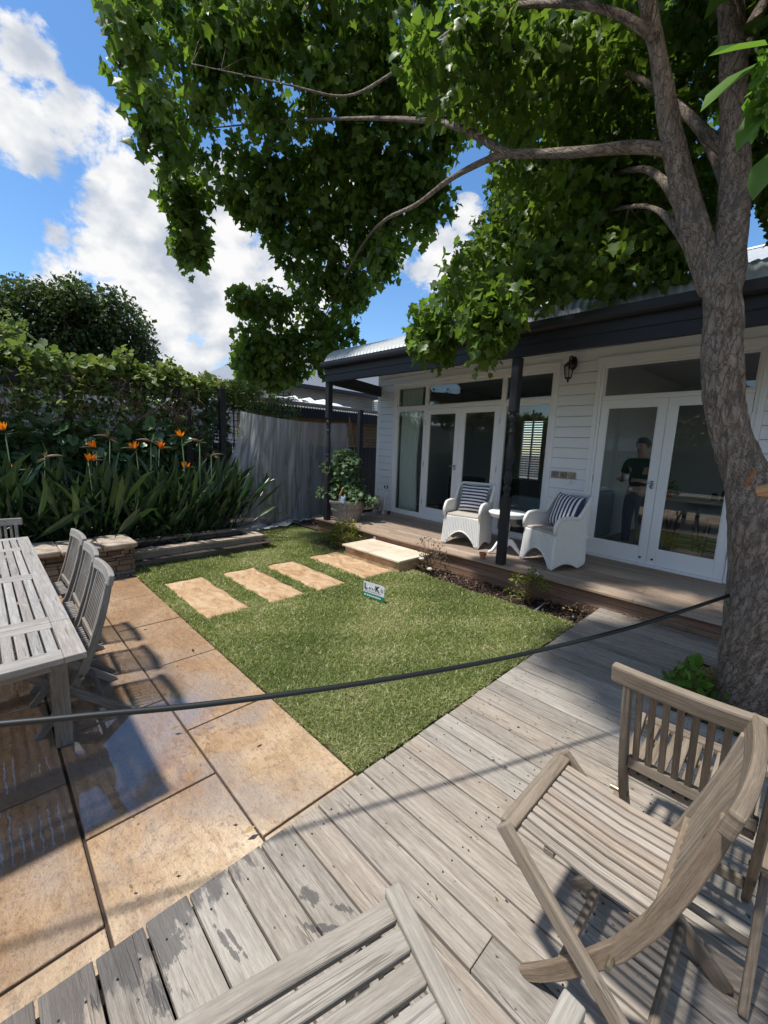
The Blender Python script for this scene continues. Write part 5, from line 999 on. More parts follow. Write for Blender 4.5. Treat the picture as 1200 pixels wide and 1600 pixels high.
branch([(1148, 240, 3.45, .045), (1105, 210, 3.5, .034), (1040, 150, 3.7, .024), (960, 110, 3.9, .018), (860, 120, 4.1, .010)])
branch([(1145, 130, 3.45, .045), (1180, 30, 3.7, .035), (1240, -60, 3.9, .028), (1330, -150, 4.2, .02)])
branch([(1150, 200, 3.45, .04), (1190, 150, 3.9, .03), (1240, 90, 4.4, .02), (1290, 60, 4.9, .012)])
branch([(1140, 0, 3.5, .05), (1060, -100, 4.2, .04), (950, -160, 5.0, .03), (800, -200, 5.8, .02), (700, -220, 6.2, .01)])
def inpoly(x, y, P):
    c = False; j = len(P) - 1
    for i in range(len(P)):
        if (P[i][1] > y) != (P[j][1] > y) and x < (P[j][0] - P[i][0]) * (y - P[i][1]) / (P[j][1] - P[i][1]) + P[i][0]: c = not c
        j = i
    return c
def fill(P, d0, d1, n, edge=0):
    xs = [p[0] for p in P]; ys = [p[1] for p in P]; out = []
    while len(out) < n:
        x, y = random.uniform(min(xs), max(xs)), random.uniform(min(ys), max(ys))
        if not inpoly(x, y, P): continue
        for k in range(10):                               # keep the sunny parts of the garden out of this crown's shadow
            w_ = .25 * k if edge else 0; p = at_d(x, y, random.uniform(d0 - w_, d1 + w_)); q = p - np.array(SUN) * ((p[2] - .4) / SUN.z)
            if not edge or not any(a < q[0] < b_ and c < q[1] < d_ for a, b_, c, d_ in SUNNY): break
        else: continue
        out.append(tuple(p))
    return out
SUNNY = [(-6.6, -2.0, 4.15, 5.45), (-5.0, -1.3, 1.2, 4.3), (-7.3, -6.6, 3.4, 5.0)]
CL = []
CL += fill([(150, -80), (158, 20), (185, 65), (178, 105), (215, 145), (207, 190), (250, 222), (265, 268), (310, 270), (350, 240), (520, 240), (610, 300), (700, 300), (690, 255), (750, 220), (770, 150), (760, -80)], 8.4, 10.0, 275, 1)
CL += fill([(380, 250), (560, 230), (700, 290), (700, 335), (680, 365), (632, 390), (592, 430), (575, 490), (535, 565), (510, 580), (480, 500), (450, 420), (400, 320)], 8.6, 9.8, 215, 1)
CL += fill([(150, 0), (400, -60), (700, -60), (740, 180), (640, 290), (420, 300), (240, 215)], 8.8, 10.2, 80, 1)
CL += fill([(270, 345), (300, 335), (318, 370), (306, 410), (288, 418), (280, 390)], 8.9, 9.3, 15)
CL += fill([(255, 270), (330, 280), (320, 340), (275, 345)], 8.9, 9.4, 14)
CL += fill([(330, 290), (410, 280), (420, 330), (400, 345), (350, 320)], 9.0, 9.6, 16)
CL += fill([(355, 465), (420, 455), (465, 475), (430, 492), (385, 484)], 9.0, 9.5, 16)
CL += fill([(375, 525), (445, 500), (525, 560), (500, 588), (430, 590), (370, 572)], 8.8, 9.8, 46, 1)
CL += fill([(370, 560), (420, 560), (430, 590), (400, 590), (370, 578)], 8.8, 9.4, 12, 1)
CL += fill([(590, 400), (612, 395), (615, 430), (598, 440)], 7.4, 7.6, 6)
CL_R = fill([(775, 240), (770, 335), (735, 390), (712, 430), (702, 475), (725, 500), (800, 485), (860, 472), (930, 455), (975, 425), (1045, 420), (1085, 400), (1100, 300), (1060, 150), (1010, -80), (760, -80)], 6.4, 9.0, 430, 1)
CL_R += fill([(770, 260), (1090, 260), (1080, 400), (940, 440), (730, 470), (740, 380)], 6.8, 9.2, 150, 1)
CL_R += fill([(655, 505), (692, 490), (697, 530), (674, 560), (660, 535)], 4.55, 4.95, 24)
CL_R += fill([(735, 480), (800, 470), (800, 510), (770, 530), (752, 568), (742, 560), (748, 520)], 4.1, 4.45, 28)
CL_R += fill([(1040, -60), (1140, -60), (1140, 380), (1090, 400), (1060, 250)], 5.8, 8.5, 90)
CL_R += fill([(1155, -80), (1300, -80), (1300, 325), (1215, 335), (1165, 300)], 5.2, 8.0, 120)
CL_R += fill([(700, 410), (770, 420), (860, 410), (980, 385), (1080, 360), (1085, 405), (990, 422), (930, 444), (860, 456), (800, 470), (725, 484), (700, 465)], 4.5, 5.0, 44)
CL_R += fill([(640, 20), (1000, 30), (1020, 190), (880, 215), (760, 195), (640, 160)], 4.9, 5.9, 70, 1)
CL_R += fill([(840, 250), (1040, 250), (1060, 330), (900, 340)], 4.9, 5.6, 34)
CL_R += fill([(800, 270), (1040, 290), (1040, 420), (900, 450), (790, 420)], 5.4, 6.4, 60)
CL_R += fill([(710, 400), (800, 380), (960, 430), (940, 455), (800, 480), (715, 490)], 6.6, 7.6, 70)
# unseen crown clusters, out of view above and right, added to shade deck and veranda
def proj(p): q = M.T @ (np.array(p) - CAM); return (600 + F_PX * q[0] / q[2], 800 - F_PX * q[1] / q[2]) if q[2] > .1 else (9999, 9999)
CO = []
while len(CO) < 640:
    d = rand_dirs(1)[0] * (random.random() ** .4); p = np.array([1.3, 4.2, 5.9]) + d * np.array([2.9, 2.9, 2.5]); x, y = proj(p)
    if (y < -90 or x > 1330 or x < -80) and p[2] > 3.4: CO.append(tuple(p))
while len(CO) < 820:
    d = rand_dirs(1)[0] * (random.random() ** .4); p = np.array([-.6, 1.7, 5.2]) + d * np.array([1.4, .95, .8]); x, y = proj(p)
    if y < -60 or x > 1330: CO.append(tuple(p))
# twigs from the branches to the leaf clusters
BRa = np.array(BR)
for C_ in random.sample(CL, 260) + random.sample(CL_R, 260):
    c = np.array(C_); dd = np.linalg.norm(BRa - c, axis=1); j = int(np.argmin(dd + np.random.default_rng(int(abs(c[0]) * 1e4)).random(len(dd)) * .25)); a = BRa[j]
    if dd[j] < .7: m1 = (a + c) / 2 + np.array([0, 0, .12 * dd[j]]); b.tube([a, m1, c], [.006, .0045, .0025], 4, False)
b.build('branches', 'bark', tree, smooth=True)
leaf_cloud('crown', 'maple_leaf', CL, .25, 34, .128, tree, 'maple', .9, up=.1, flat=(.9, .9, 1.15))
leaf_cloud('crown', 'maple_leaf', CL_R, .22, 36, .086, tree, 'maple', .8, up=.15, flat=(.9, .9, 1.1))
leaf_cloud('crown', 'maple_leaf', CO, .46, 34, .17, tree, 'maple', .4)  # out-of-view clusters added for the shade they cast
SEEDC = [c for c in CL if random.random() < .35] + [c for c in CL_R if random.random() < .22]
leaf_cloud('seed_clusters', 'bright_leaf', [(c[0], c[1], c[2] - .08) for c in SEEDC], .07, 26, .034, tree, 'dia', 1.4, rnd=lambda n: RNG.random(n) * .45)
# spray of big leaves with a seed cluster close to the lens
b = MB(); p0 = np.array(at_d(1290, 20, 1.5)); p1 = np.array(at_d(1215, 120, 1.42)); p2 = np.array(at_d(1190, 190, 1.40)); b.tube([p0, p1, p2], [.005, .004, .002], 6); b.build('twig', 'bark', tree, smooth=True)
P_ = []; A_ = []; N_ = []; S_ = []
for (x, y, dx, dy, s) in [(1190, 95, -62, 45, .135), (1200, 70, -70, 5, .12), (1205, 150, -60, 90, .10), (1200, 240, -30, 90, .09), (1225, 210, 20, 90, .10)]:
    a = at_d(x, y, 1.42); c = at_d(x + dx, y + dy, 1.36); P_.append(a); A_.append(c - a); N_.append(np.array([.2, -.5, .8]) + rand_dirs(1)[0] * .2); S_.append(s)
scatter('near_leaves', 'bright_leaf', OVAL_V, OVAL_F, P_, np.array(A_), np.array(N_), S_, RNG.random(5) * .25, tree)
leaf_cloud('near_seeds', 'bright_leaf', [tuple(at_d(1195, 100 + k * 17, 1.40 + .01 * (k % 3))) for k in range(6)], .028, 40, .022, tree, 'dia', 1.0, rnd=lambda n: .3 + RNG.random(n) * .4)
# ================================================================== FENCES, PERGOLA, NETTING
t = thing('paling_fence', 'charcoal paling fence along the boundary behind the netting', 'fence', (-8.1, 3, -.1)); b = MB(); y = -4.0
while y < 11: b.box(-8.115 - random.uniform(0, .003), -8.10, y, y + .118, -.15, 1.455); y += .135
b.build('palings', 'fence_paint', t)
b = MB(); b.box(-8.15, -8.12, -4, 11, .2, .28); b.box(-8.15, -8.12, -4, 11, 1.2, 1.28); b.box(-8.15, -8.07, -4, 11, 1.457, 1.48); b.build('fence_rail', 'fence_paint', t)
t = thing('brick_wall', 'ochre brick garage wall of the neighbour above the charcoal fence', 'brick wall', (-8.75, 7, -.1)); b = MB(); b.box(-9.0, -8.72, 4.2, 12, -.2, 2.46); b.build('brickwork', 'brick', t); b = MB(); b.box(-9.05, -8.69, 4.15, 12, 2.462, 2.50); b.build('capping', 'neighbour_roof', t)
def post(x, y, z0, z1, label, w_=.10, group='dark timber garden posts'):
    m_ = MB(); m_.box(x - w_ / 2, x + w_ / 2, y - w_ / 2, y + w_ / 2, z0, z1); o = m_.build('timber_post', 'charcoal_paint', bevel=.005); return props(o, label, 'post', group)
post(-8.0, 6.95, -.15, 2.40, 'dark post rising above the fence in front of the brick wall', .11)
t = thing('pergola', 'dark timber pergola overgrown with vine above the bird of paradise bed', 'pergola', (-7.2, 1, -.1))
b = MB(); b.box(-7.235, -7.165, -4.5, 2.42, 2.17, 2.34); b.build('beam', 'charcoal_paint', t, bevel=.004)
b = MB(); b.box(-8.06, -7.24, 2.30, 2.37, 2.19, 2.34); b.box(-8.05, -7.15, -.2, -.13, 2.345, 2.42); b.build('cross_beam', 'charcoal_paint', t)
for y in (2.52, .95, -.7): b = MB(); b.box(-7.25, -7.15, y - .05, y + .05, -.2, 2.165 if y < 2.4 else 2.25); b.build('pergola_post', 'charcoal_paint', t, bevel=.004)
post(-7.2, 3.10, -.15, 2.40, 'tall dark post at the left edge of the netting')
t = thing('wire_trellis', 'dark trellis panel of horizontal wires between the two dark posts', 'trellis', (-7.6, 3, -.1)); b = MB()
for k in range(13): b.tube([(-7.5, 2.4, .7 + .12 * k), (-7.5, 4.6, .7 + .12 * k)], .005, 5)
for k in range(5): b.bar((-7.52, 2.45 + .5 * k, -.1), (-7.52, 2.45 + .5 * k, 2.2), .02, .02, (1, 0, 0))
b.build('wires', 'black_metal', t)
t = thing('carport_roof', 'low dark corrugated carport edge behind the netting', 'carport', (-9.2, 5.5, -.1)); b = MB(); b.box(-8.5, -8.42, 3.8, 8.6, 2.14, 2.34); b.build('fascia', 'charcoal_paint', t)
b = MB(); b.grid(lambda u, v: (-8.40 - 1.2 * v, 3.8 + 4.9 * u, 2.36 + .02 * math.sin(u * 4.9 / .076 * 6.283) + .05 * v), 400, 1); b.build('roof_sheet', 'neighbour_roof', t, smooth=True)
# netting hung like a curtain over the far plants
def netfn(u, v):
    # u along the top (left to right), v down to the ground
    P0 = np.array([-7.02, 3.34, 2.04]); P1 = np.array([-7.02, 5.72, 1.985]); top = P0 + (P1 - P0) * u; top[2] -= .06 * math.sin(u * math.pi)
    zb_ = -.06; z = top[2] + (zb_ - top[2]) * min(1, v / .88)
    vv = min(1, v / .88); N_ = mnoise.noise; fold = .10 * N_((u * 8, v * 1.3, 2)) * (.4 + vv) + .075 * N_((u * 19 + v * 3, v * 1.6, 5)) * (1.15 - .8 * u) + .045 * N_((u * 44, v * 2.2, 9)) * (1.1 - .8 * u) + .018 * N_((u * 110, v * 3, 4)) + .05 * N_((u * 5 + v * 4, v * 5 - u * 3, 3)) * vv
    fold *= .9 - .72 * min(1, u * 1.5)
    x = top[0] + fold - .10 * vv * (1 - u); y = top[1] - .10 * math.sin(vv * math.pi * .8) * max(0, 1 - 3.5 * u) * 1.6 + .52 * vv ** 1.3 * max(0, u - .55) / .45 + .03 * math.sin(v * 9 + u * 4) * (1 - u)
    if v > .88: q = (v - .88) / .12; x += .42 * q * (.5 + .5 * math.sin(u * 5 + 1)) ; z += .07 * abs(math.sin(u * 11 + q * 2)) * (1 - q * .6) + .05 * mnoise.noise((u * 14, q * 3, 7)) + .03; y += .05 * math.sin(u * 17)
    return (x, y, max(z, -.075))
NU, NV = 260, 90
b = MB(); b.grid(netfn, NU, NV); o = b.build('bird_netting', 'bird_net', smooth=True); props(o, 'pale translucent bird netting draped to the ground over the far plants', 'netting')
at_ = o.data.attributes.new('dens', 'FLOAT', 'POINT'); G = np.array(b.v).reshape(NU + 1, NV + 1, 3); gu = np.abs(np.gradient(G[:, :, 0], axis=0)) / (np.linalg.norm(np.gradient(G, axis=0), axis=2) + 1e-6)
uu = np.linspace(0, 1, NU + 1)[:, None]; vv_ = np.linspace(0, 1, NV + 1)[None]; dens = .26 + .30 * np.clip(gu, 0, 1) ** 1.2 + .10 * (1 - uu) * (1 - vv_) + .30 * (vv_ > .9) + .05 * np.sin(uu * 60)
at_.data.foreach_set('value', np.clip(dens, .1, .92).astype(np.float32).ravel())
t = thing('bean_frame', 'teepee of thin garden stakes at the right end of the netting', 'plant frame', (-7.0, 5.8, -.1)); b = MB()
for q in [((-7.0, 5.35, -.1), (-7.02, 5.80, 2.10)), ((-7.05, 6.35, -.1), (-7.02, 5.78, 2.12)), ((-7.5, 5.9, -.1), (-7.02, 5.82, 2.05)), ((-7.25, 5.75, -.1), (-7.02, 5.85, 2.0))]: b.tube(q, .010, 6)
b.build('stakes', 'stake_wood', t); b = MB()
for z in (.5, .95, 1.4): w_ = .5 * (1 - z / 2.2); b.tube([(-7.0, 5.79 - w_ * .9, z), (-7.04, 5.79 + w_, z)], .006, 5)
b.build('ties', 'stake_wood', t); b = MB(); b.lathe([(0, -.04), (.035, -.02), (.03, .02), (0, .04)], (-7.02, 5.8, 2.14), 10); b.build('cap', 'dark_fabric', t, smooth=True)
# plants behind and under the netting
def plant(name, label, cat, loc, C, mat, rad, per, size, tmpl='oval', stems=0, droop=.3, group=None, smat='stake_wood', up=.7, sr=.008):
    t = thing(name, label, cat, loc, 0, group); leaf_cloud('leaves', mat, C, rad, per, size, t, tmpl, droop, up=up)
    if stems:
        m_ = MB()
        for c in random.sample(C, min(stems, len(C))): l = np.array(loc); c = np.array(c); mid = (l + c) / 2 + np.array([random.uniform(-.04, .04), random.uniform(-.04, .04), .03]); s_ = l + np.array([random.uniform(-.04, .04), random.uniform(-.04, .04), 0]); m_.tube([s_, mid, c], [sr, sr * .7, sr * .35], 5)
        m_.build('stem', smat, t, smooth=True)
    return t
def boxpts(n, x0, x1, y0, y1, z0, z1): return [(random.uniform(x0, x1), random.uniform(y0, y1), random.uniform(z0, z1)) for _ in range(n)]
plant('tomato_vine', 'green climbing plant half hidden behind the left part of the netting', 'plant', (-7.35, 4.2, -.05), boxpts(26, -7.5, -7.25, 3.7, 4.8, .3, 1.4), 'broad_leaf', .13, 18, .085, 'vine', 14)
plant('tomato_vine', 'leafy plant glimpsed low behind the right part of the netting', 'plant', (-7.35, 5.3, -.05), boxpts(24, -7.5, -7.2, 4.9, 5.7, .1, .8), 'broad_leaf', .12, 16, .08, 'vine', 12)
plant('young_citrus', 'small bright green plant at the foot of the netting', 'plant', (-7.2, 3.9, -.05), boxpts(12, -7.3, -7.12, 3.7, 4.15, .05, .40), 'bright_leaf', .09, 14, .08, 'oval', 8)
plant('lemon_tree', 'yellow flecked green bush showing above the netting', 'bush', (-7.9, 4.3, -.1), boxpts(60, -8.1, -7.6, 3.7, 5.0, 1.7, 2.36) + boxpts(16, -8.0, -7.6, 3.9, 4.7, 2.25, 2.62), 'vine_leaf', .15, 30, .055, 'oval', 12)
plant('garden_shrub', 'pale green shrub behind the carport, below the neighbour roof', 'bush', (-9.6, 5.2, -.1), boxpts(40, -10, -9.3, 4.6, 6.0, 1.9, 2.85), 'vine_leaf', .20, 24, .07, 'oval', 8)
# vine on the pergola
C = [(random.gauss(-7.2, .12), random.uniform(-1.5, 2.5), 2.34 + abs(random.gauss(0, .13)) + .10 * math.sin(k * 7.7)) for k in range(170)]
C += [(random.gauss(-7.55, .2), random.uniform(-1.5, 3.1), 2.38 + abs(random.gauss(0, .13))) for k in range(110)]
t = plant('grape_vine', 'yellow green grape vine sprawling along the top of the pergola beam', 'vine', (-7.2, .95, -.1), C, 'vine_leaf', .12, 16, .085, 'vine', 0)
b = MB()
for k in range(240):
    y = random.uniform(-1.5, 2.6); x = random.gauss(-7.15, .08); z = random.uniform(2.0, 2.4); pts = [(x, y, z)]
    for q in range(4): y += random.uniform(-.14, .14); z += random.uniform(-.24, .05); x += random.uniform(-.04, .05); pts.append((x, y, z))
    b.tube(pts, .0045, 4)
b.build('cane', 'stake_wood', t, smooth=True)
C = boxpts(270, -7.35, -6.95, -1.6, 2.45, 1.35, 2.25); plant('climbing_vine', 'tangled dry stemmed vine hanging under the pergola beam', 'vine', (-7.2, 0, -.1), C, 'vine_leaf', .13, 13, .062, 'vine', 60, group=None, sr=.006)
C = boxpts(170, -7.15, -6.85, -1.6, 2.3, 1.0, 1.68); plant('squash_vine', 'broad leaved green climber between pergola and bird of paradise flowers', 'vine', (-7.0, .6, -.1), C, 'broad_leaf', .13, 9, .125, 'vine', 30, sr=.006)
C = boxpts(90, -7.7, -7.35, 2.4, 3.4, .8, 2.3); plant('climbing_vine', 'green vine filling the gap beside the tall dark post', 'vine', (-7.55, 2.8, -.1), C, 'broad_leaf', .13, 12, .085, 'vine', 30, sr=.005)
C = boxpts(46, -7.7, -7.3, 2.4, 3.9, 2.28, 2.55); plant('grape_vine', 'pale vine leaves over the corner of the pergola near the tall post', 'vine', (-7.5, 2.9, -.1), C, 'vine_leaf', .12, 18, .07, 'vine', 10)
leafback = boxpts(330, -7.95, -7.5, -3.5, 2.6, .1, 2.35); plant('boundary_hedge', 'dark leafy hedge filling the back of the bed under the pergola', 'hedge', (-7.8, 0, -.1), leafback, 'hedge_leaf', .22, 30, .08, 'oval', 30)
# bird of paradise clumps
SV = [(0, -.008, 0), (0, .008, 0), (.52, .006, .01), (.52, -.006, .01), (.60, .026, .012), (.60, -.026, .012), (.74, .042, .004), (.74, -.042, .004), (.90, .028, -.02), (.90, -.028, -.02), (1, 0, -.06), (.60, 0, -.006), (.74, 0, -.018), (.90, 0, -.035), (.52, 0, .0)]
SF = [(0, 1, 2), (0, 2, 3), (3, 14, 11), (3, 11, 5), (14, 2, 4), (14, 4, 11), (5, 11, 12), (5, 12, 7), (11, 4, 6), (11, 6, 12), (7, 12, 13), (7, 13, 9), (12, 6, 8), (12, 8, 13), (9, 13, 10), (13, 8, 10)]
flowers = [(8, 675, 1), (18, 738, 1), (152, 702, 1), (138, 722, 1), (213, 703, 1), (249, 702, .8), (284, 684, 1), (287, 733, 1), (172, 684, 0), (70, 715, 0), (160, 745, 0), (8, 770, 0), (312, 690, 0), (190, 765, 0), (236, 690, 0), (330, 712, 0)]
clumps = [(-6.62, -.9), (-6.55, -.25), (-6.68, .38), (-6.55, 1.0), (-6.68, 1.55), (-6.6, 2.1), (-6.72, 2.65)]
cl_lab = ['bird of paradise clump behind the far table chair', 'bird of paradise clump with the two lowest orange flowers at the left edge', 'dark bird of paradise clump behind the stone wall, left of centre', 'bird of paradise clump with the twin orange flowers behind the chair backs', 'bird of paradise clump behind the left end of the planter trough', 'bird of paradise clump with the tallest orange flower behind the planter trough', 'bird of paradise clump leaning toward the netting']
CT = []
for (x, y), lab in zip(clumps, cl_lab):
    t = thing('bird_of_paradise', lab, 'flowering plant', (x, y, .0), 0, 'bird of paradise clumps in the bed'); CT.append(t); n = 150
    P = np.stack([x + RNG.normal(size=n) * .16, y + RNG.normal(size=n) * .20, np.zeros(n)], 1); A = np.stack([RNG.normal(size=n) * .42 + .22, RNG.normal(size=n) * .60, np.ones(n)], 1)
    L = RNG.uniform(.40, 1.48, n); Nn = np.stack([RNG.normal(size=n) + .9, RNG.normal(size=n), RNG.normal(size=n) * .3 + .4], 1); scatter('leaves', 'strelitzia_leaf', SV, SF, P, A, Nn, np.stack([L, RNG.uniform(.55, 1.15, n), L * RNG.uniform(.3, 2.6, n)], 1), RNG.random(n), t)
for i, (px, py, live) in enumerate(flowers):
    p = at_x(px, py, -6.36 - .1 * (i % 3)); k = int(np.argmin([abs(p[1] - c[1]) for c in clumps])); t = CT[k]; p = np.array(p); sgn = 1 if i % 2 else -1
    st_ = MB(); base = np.array([p[0] - .15, p[1] + random.uniform(-.12, .12), .0]); st_.tube([base, (base + p) / 2 + np.array([.0, .02, .1]), p], [.010, .008, .007], 6)
    fo = st_.build('flower', 'tomato_leaf', t, smooth=True)
    bk = MB(); bk.tube([p, p + np.array([.02, sgn * .06, .022]), p + np.array([.03, sgn * .13, .028]), p + np.array([.03, sgn * .20, .018])], [.012, .017, .011, .002], 8); bk.build('beak', 'dry_bract' if not live else 'rose_leaf', fo, smooth=True)
    n = 6 if live else 5; dirs = np.stack([RNG.normal(size=n) * .30 + .15, sgn * (.25 + .35 * RNG.normal(size=n)), np.ones(n)], 1) if live else rand_dirs(n) + np.array([0, 0, .3])
    scatter('petals', 'bloom_orange' if live else 'dry_bract', OVAL_V, OVAL_F, [p + np.array([0, sgn * .02, .0])] * n, dirs, rand_dirs(n) + np.array([1, 0, 0]), np.stack([np.full(n, .125 if live else .13), np.full(n, .072 if live else .035), np.full(n, .08)], 1), RNG.random(n), fo)
    if live: scatter('blue_petal', 'bloom_blue', OVAL_V, OVAL_F, [p], np.array([[.1, sgn * .7, .6]]), np.array([[1., 0, 0]]), [[.09, .03, .05]], [0.5], fo)
p = at_x(352, 735, -6.4)
# ---- small plants of the beds
def shrub(name, label, cat, cx, cy, z0, rx, ry, rz_, n, mat, size, per=22, stems=14, tmpl='oval', rad=.06, smat='stake_wood'):
    C = []
    for _ in range(n):
        d = rand_dirs(1)[0]; d[2] = abs(d[2]) * 1.0 + .05; s_ = random.uniform(.55, 1) ; C.append((cx + d[0] * rx * s_, cy + d[1] * ry * s_, z0 + .06 + d[2] * rz_ * s_))
    return plant(name, label, cat, (cx, cy, z0), C, mat, rad, per, size, tmpl, stems, .1, smat=smat, sr=.005)
shrub('golden_shrub', 'round yellow and green leaved shrub in front of the half barrel', 'shrub', -5.12, 4.18, -.11, .38, .27, .40, 74, 'golden_leaf', .036, 24, 24)
shrub('golden_shrub', 'low yellow green shrub with bare stems below the right wicker chair', 'shrub', -1.96, 4.22, -.11, .27, .15, .36, 26, 'golden_leaf', .036, 18, 26, smat='riser_wood', rad=.05)
shrub('rose_bush', 'sparse brown twiggy rose bush beside the stone step', 'shrub', -3.34, 4.20, -.11, .30, .16, .46, 34, 'rose_leaf', .030, 8, 30, rad=.05, smat='riser_wood')
for (x, y, z, lab) in [(-3.42, 4.12, .08, 'large pale rose bloom in the brown bush by the stone step'), (-3.26, 4.1, -.02, 'small faded pale rose low in the brown bush')]:
    b = MB(); b.lathe([(.0, -.015), (.028, -.006), (.038, .008), (.03, .02), (.016, .026), (.0, .022)], (x, y, z), 12, fn=lambda a, zz: 1 + .18 * math.sin(a * 5)); o = b.build('rose_bloom', 'white_petal', smooth=True); props(o, lab, 'flower')
shrub('hydrangea', 'bright green broad leaved plant at the foot of the tree trunk', 'plant', -.33, 3.24, -.09, .17, .18, .26, 16, 'bright_leaf', .085, 9, 10, rad=.05)
shrub('hydrangea', 'green plant with pale flower heads right of the trunk behind the folding chair', 'plant', .30, 3.10, -.09, .20, .14, .22, 18, 'bright_leaf', .08, 10, 10, rad=.06)
shrub('ground_cover', 'low green plant showing between the slats of the upright folding chair', 'plant', -.10, 3.02, -.10, .18, .08, .08, 14, 'broad_leaf', .06, 12, 4, rad=.06)
b = MB(); b.grid(lambda u, v: (-.08 + .03 * (u - .5), 1.46 + .06 * v, .508 + .006 * math.sin(u * 3.14)), 2, 2); o = b.build('yellow_leaf', 'bright_leaf', solid=.001); props(o, 'small yellow green fallen leaf caught on the upright folding chair rail', 'leaf')
t = thing('neighbour_shed', 'grey board shed wall glimpsed through the vines beyond the fence', 'shed', (-10.2, 0, -.2)); b = MB(); b.box(-10.4, -10.1, -7, 4.0, -.2, 2.3); b.build('wall', 'neighbour_wall', t); b = MB(); z = .3
while z < 2.2: b.prism([(-10.1, -7, z), (-10.06, -7, z), (-10.1, -7, z + .15)], (0, 11, 0)); z += .155
b.build('cladding', 'neighbour_wall', t)
b = MB(); b.tube([(-6.05, 1.98, .0), (-6.02, 1.98, .12)], .006, 5); t = thing('seedling', 'lone long leaved seedling growing in the planter trough', 'plant', (-6.05, 2.0, 0)); b.build('stem', 'tomato_leaf', t); scatter('leaves', 'broad_leaf', SV, SF, [(-6.05, 2.0, .02)] * 4, np.array([[.2, -.3, 1], [.1, .5, .9], [.6, .1, .8], [.3, -.6, .5]]), np.array([[1., 0, .3]] * 4), [[.22, .3, .2]] * 4, [.7, .9, .6, .8], t)
leaf_cloud('straw', 'dry_leaf', boxpts(20, -7.0, -6.4, 6.0, 7.4, -.05, .10), .14, 30, .05, None, 'dia'); so_ = bpy.data.objects['straw']; props(so_, 'straw mulch heap beyond the end of the veranda', 'straw', kind='stuff')
b = MB(); b.box(-6.7, -6.27, 5.2, 5.26, -.12, .13); b.box(-6.76, -6.70, 5.2, 7.4, -.12, .13); props(b.build('garden_edging', 'fence_paint'), 'dark timber edging around the straw bed beside the veranda', 'edging')
# ================================================================== BEYOND THE GARDEN
def bgtree(name, label, polyg, d0, d1, n, rad, per, size, mat, trunk_px, tmpl='dia', group=None, zbot=-.2, r=.16, subset=26):
    C = fill(polyg, d0, d1, n); base = at_d(trunk_px[0], trunk_px[1], (d0 + d1) / 2); base[2] = zbot; t = thing(name, label, 'tree', base, 0, group)
    leaf_cloud('crown', mat, C, rad, per, size, t, tmpl, .2); m_ = MB(); C_ = np.array(C); top = C_.mean(0); limb(m_, [(*base, r), (*(base * .6 + top * .4), r * .7), (*top, r * .35)], 10, .1)
    for c in random.sample(C, subset): s_ = base * .35 + top * .65; m_.tube([s_, (s_ + np.array(c)) / 2 + np.array([0, 0, .2]), c], [r * .3, r * .2, r * .06], 5)
    m_.build('trunk', 'bark', t, smooth=True); return t
gt = 'row of clipped trees beyond the pergola'
bgtree('pear_tree', 'clipped dark green tree beyond the pergola, leftmost of the row', [(-70, 458), (10, 445), (42, 448), (58, 480), (70, 630), (-70, 630)], 16, 18, 240, .40, 55, .15, 'hedge_leaf', (0, 600), group=gt)
bgtree('pear_tree', 'clipped dark green tree beyond the pergola, middle and tallest of the row', [(52, 458), (92, 446), (125, 446), (140, 470), (148, 630), (58, 630)], 16, 18, 230, .40, 55, .15, 'hedge_leaf', (105, 600), group=gt)
bgtree('pear_tree', 'clipped dark green tree beyond the pergola, rounded right end of the row', [(135, 462), (175, 462), (208, 482), (230, 512), (238, 560), (236, 600), (200, 630), (140, 630)], 16, 18, 230, .40, 55, .15, 'hedge_leaf', (190, 600), group=gt)
bgtree('small_tree', 'bright green tree top at the far left just above the pergola vine', [(-60, 515), (15, 508), (25, 545), (-60, 560)], 10, 11, 40, .28, 45, .11, 'vine_leaf', (-30, 560), r=.06, subset=10)
bgtree('conifer', 'dark feathery conifer top poking over the house roof', [(652, 490), (700, 470), (720, 520), (660, 535)], 17, 18, 40, .35, 60, .12, 'hedge_leaf', (690, 520), r=.12, subset=12)
nh = thing('neighbour_house', 'grey weatherboard neighbour house with hipped metal roof beyond the fence', 'house', (-17, 10, -.2))
b = MB(); b.box(-20.5, -12.6, 6.9, 16, -.2, 3.40); b.build('wall', 'neighbour_wall', nh)
b = MB(); z = .4
while z < 3.35: b.prism([(-12.6, 6.88, z), (-12.555, 6.88, z), (-12.6, 6.88, z + .16)], (0, 9.1, 0)); b.prism([(-20.5, 6.9, z), (-20.5, 6.855, z), (-20.5, 6.9, z + .16)], (7.9, 0, 0)); z += .165
b.build('cladding', 'neighbour_wall', nh)
b = MB(); b.box(-12.56, -12.50, 6.82, 6.9, -.2, 3.4); b.build('corner_board', 'white_paint', nh)
def hip(mb, x0, x1, y0, y1, z0, ridge, zr):
    (xa, ya), (xb, yb) = ridge; A, B_, C_, D_ = (x0, y0, z0), (x1, y0, z0), (x1, y1, z0), (x0, y1, z0); Rr1, Rr2 = (xa, ya, zr), (xb, yb, zr)
    if abs(ya - yb) > abs(xa - xb): mb.add([A, B_, C_, D_, Rr1, Rr2], [(0, 1, 4), (1, 2, 5, 4), (2, 3, 5), (3, 0, 4, 5), (3, 2, 1, 0)], [[(0, 0)] * 3, [(0, 0)] * 4, [(0, 0)] * 3, [(0, 0)] * 4, [(0, 0)] * 4])
    else: mb.add([A, B_, C_, D_, Rr1, Rr2], [(0, 1, 5, 4), (1, 2, 5), (2, 3, 4, 5), (3, 0, 4), (3, 2, 1, 0)], [[(0, 0)] * 4, [(0, 0)] * 3, [(0, 0)] * 4, [(0, 0)] * 3, [(0, 0)] * 4])
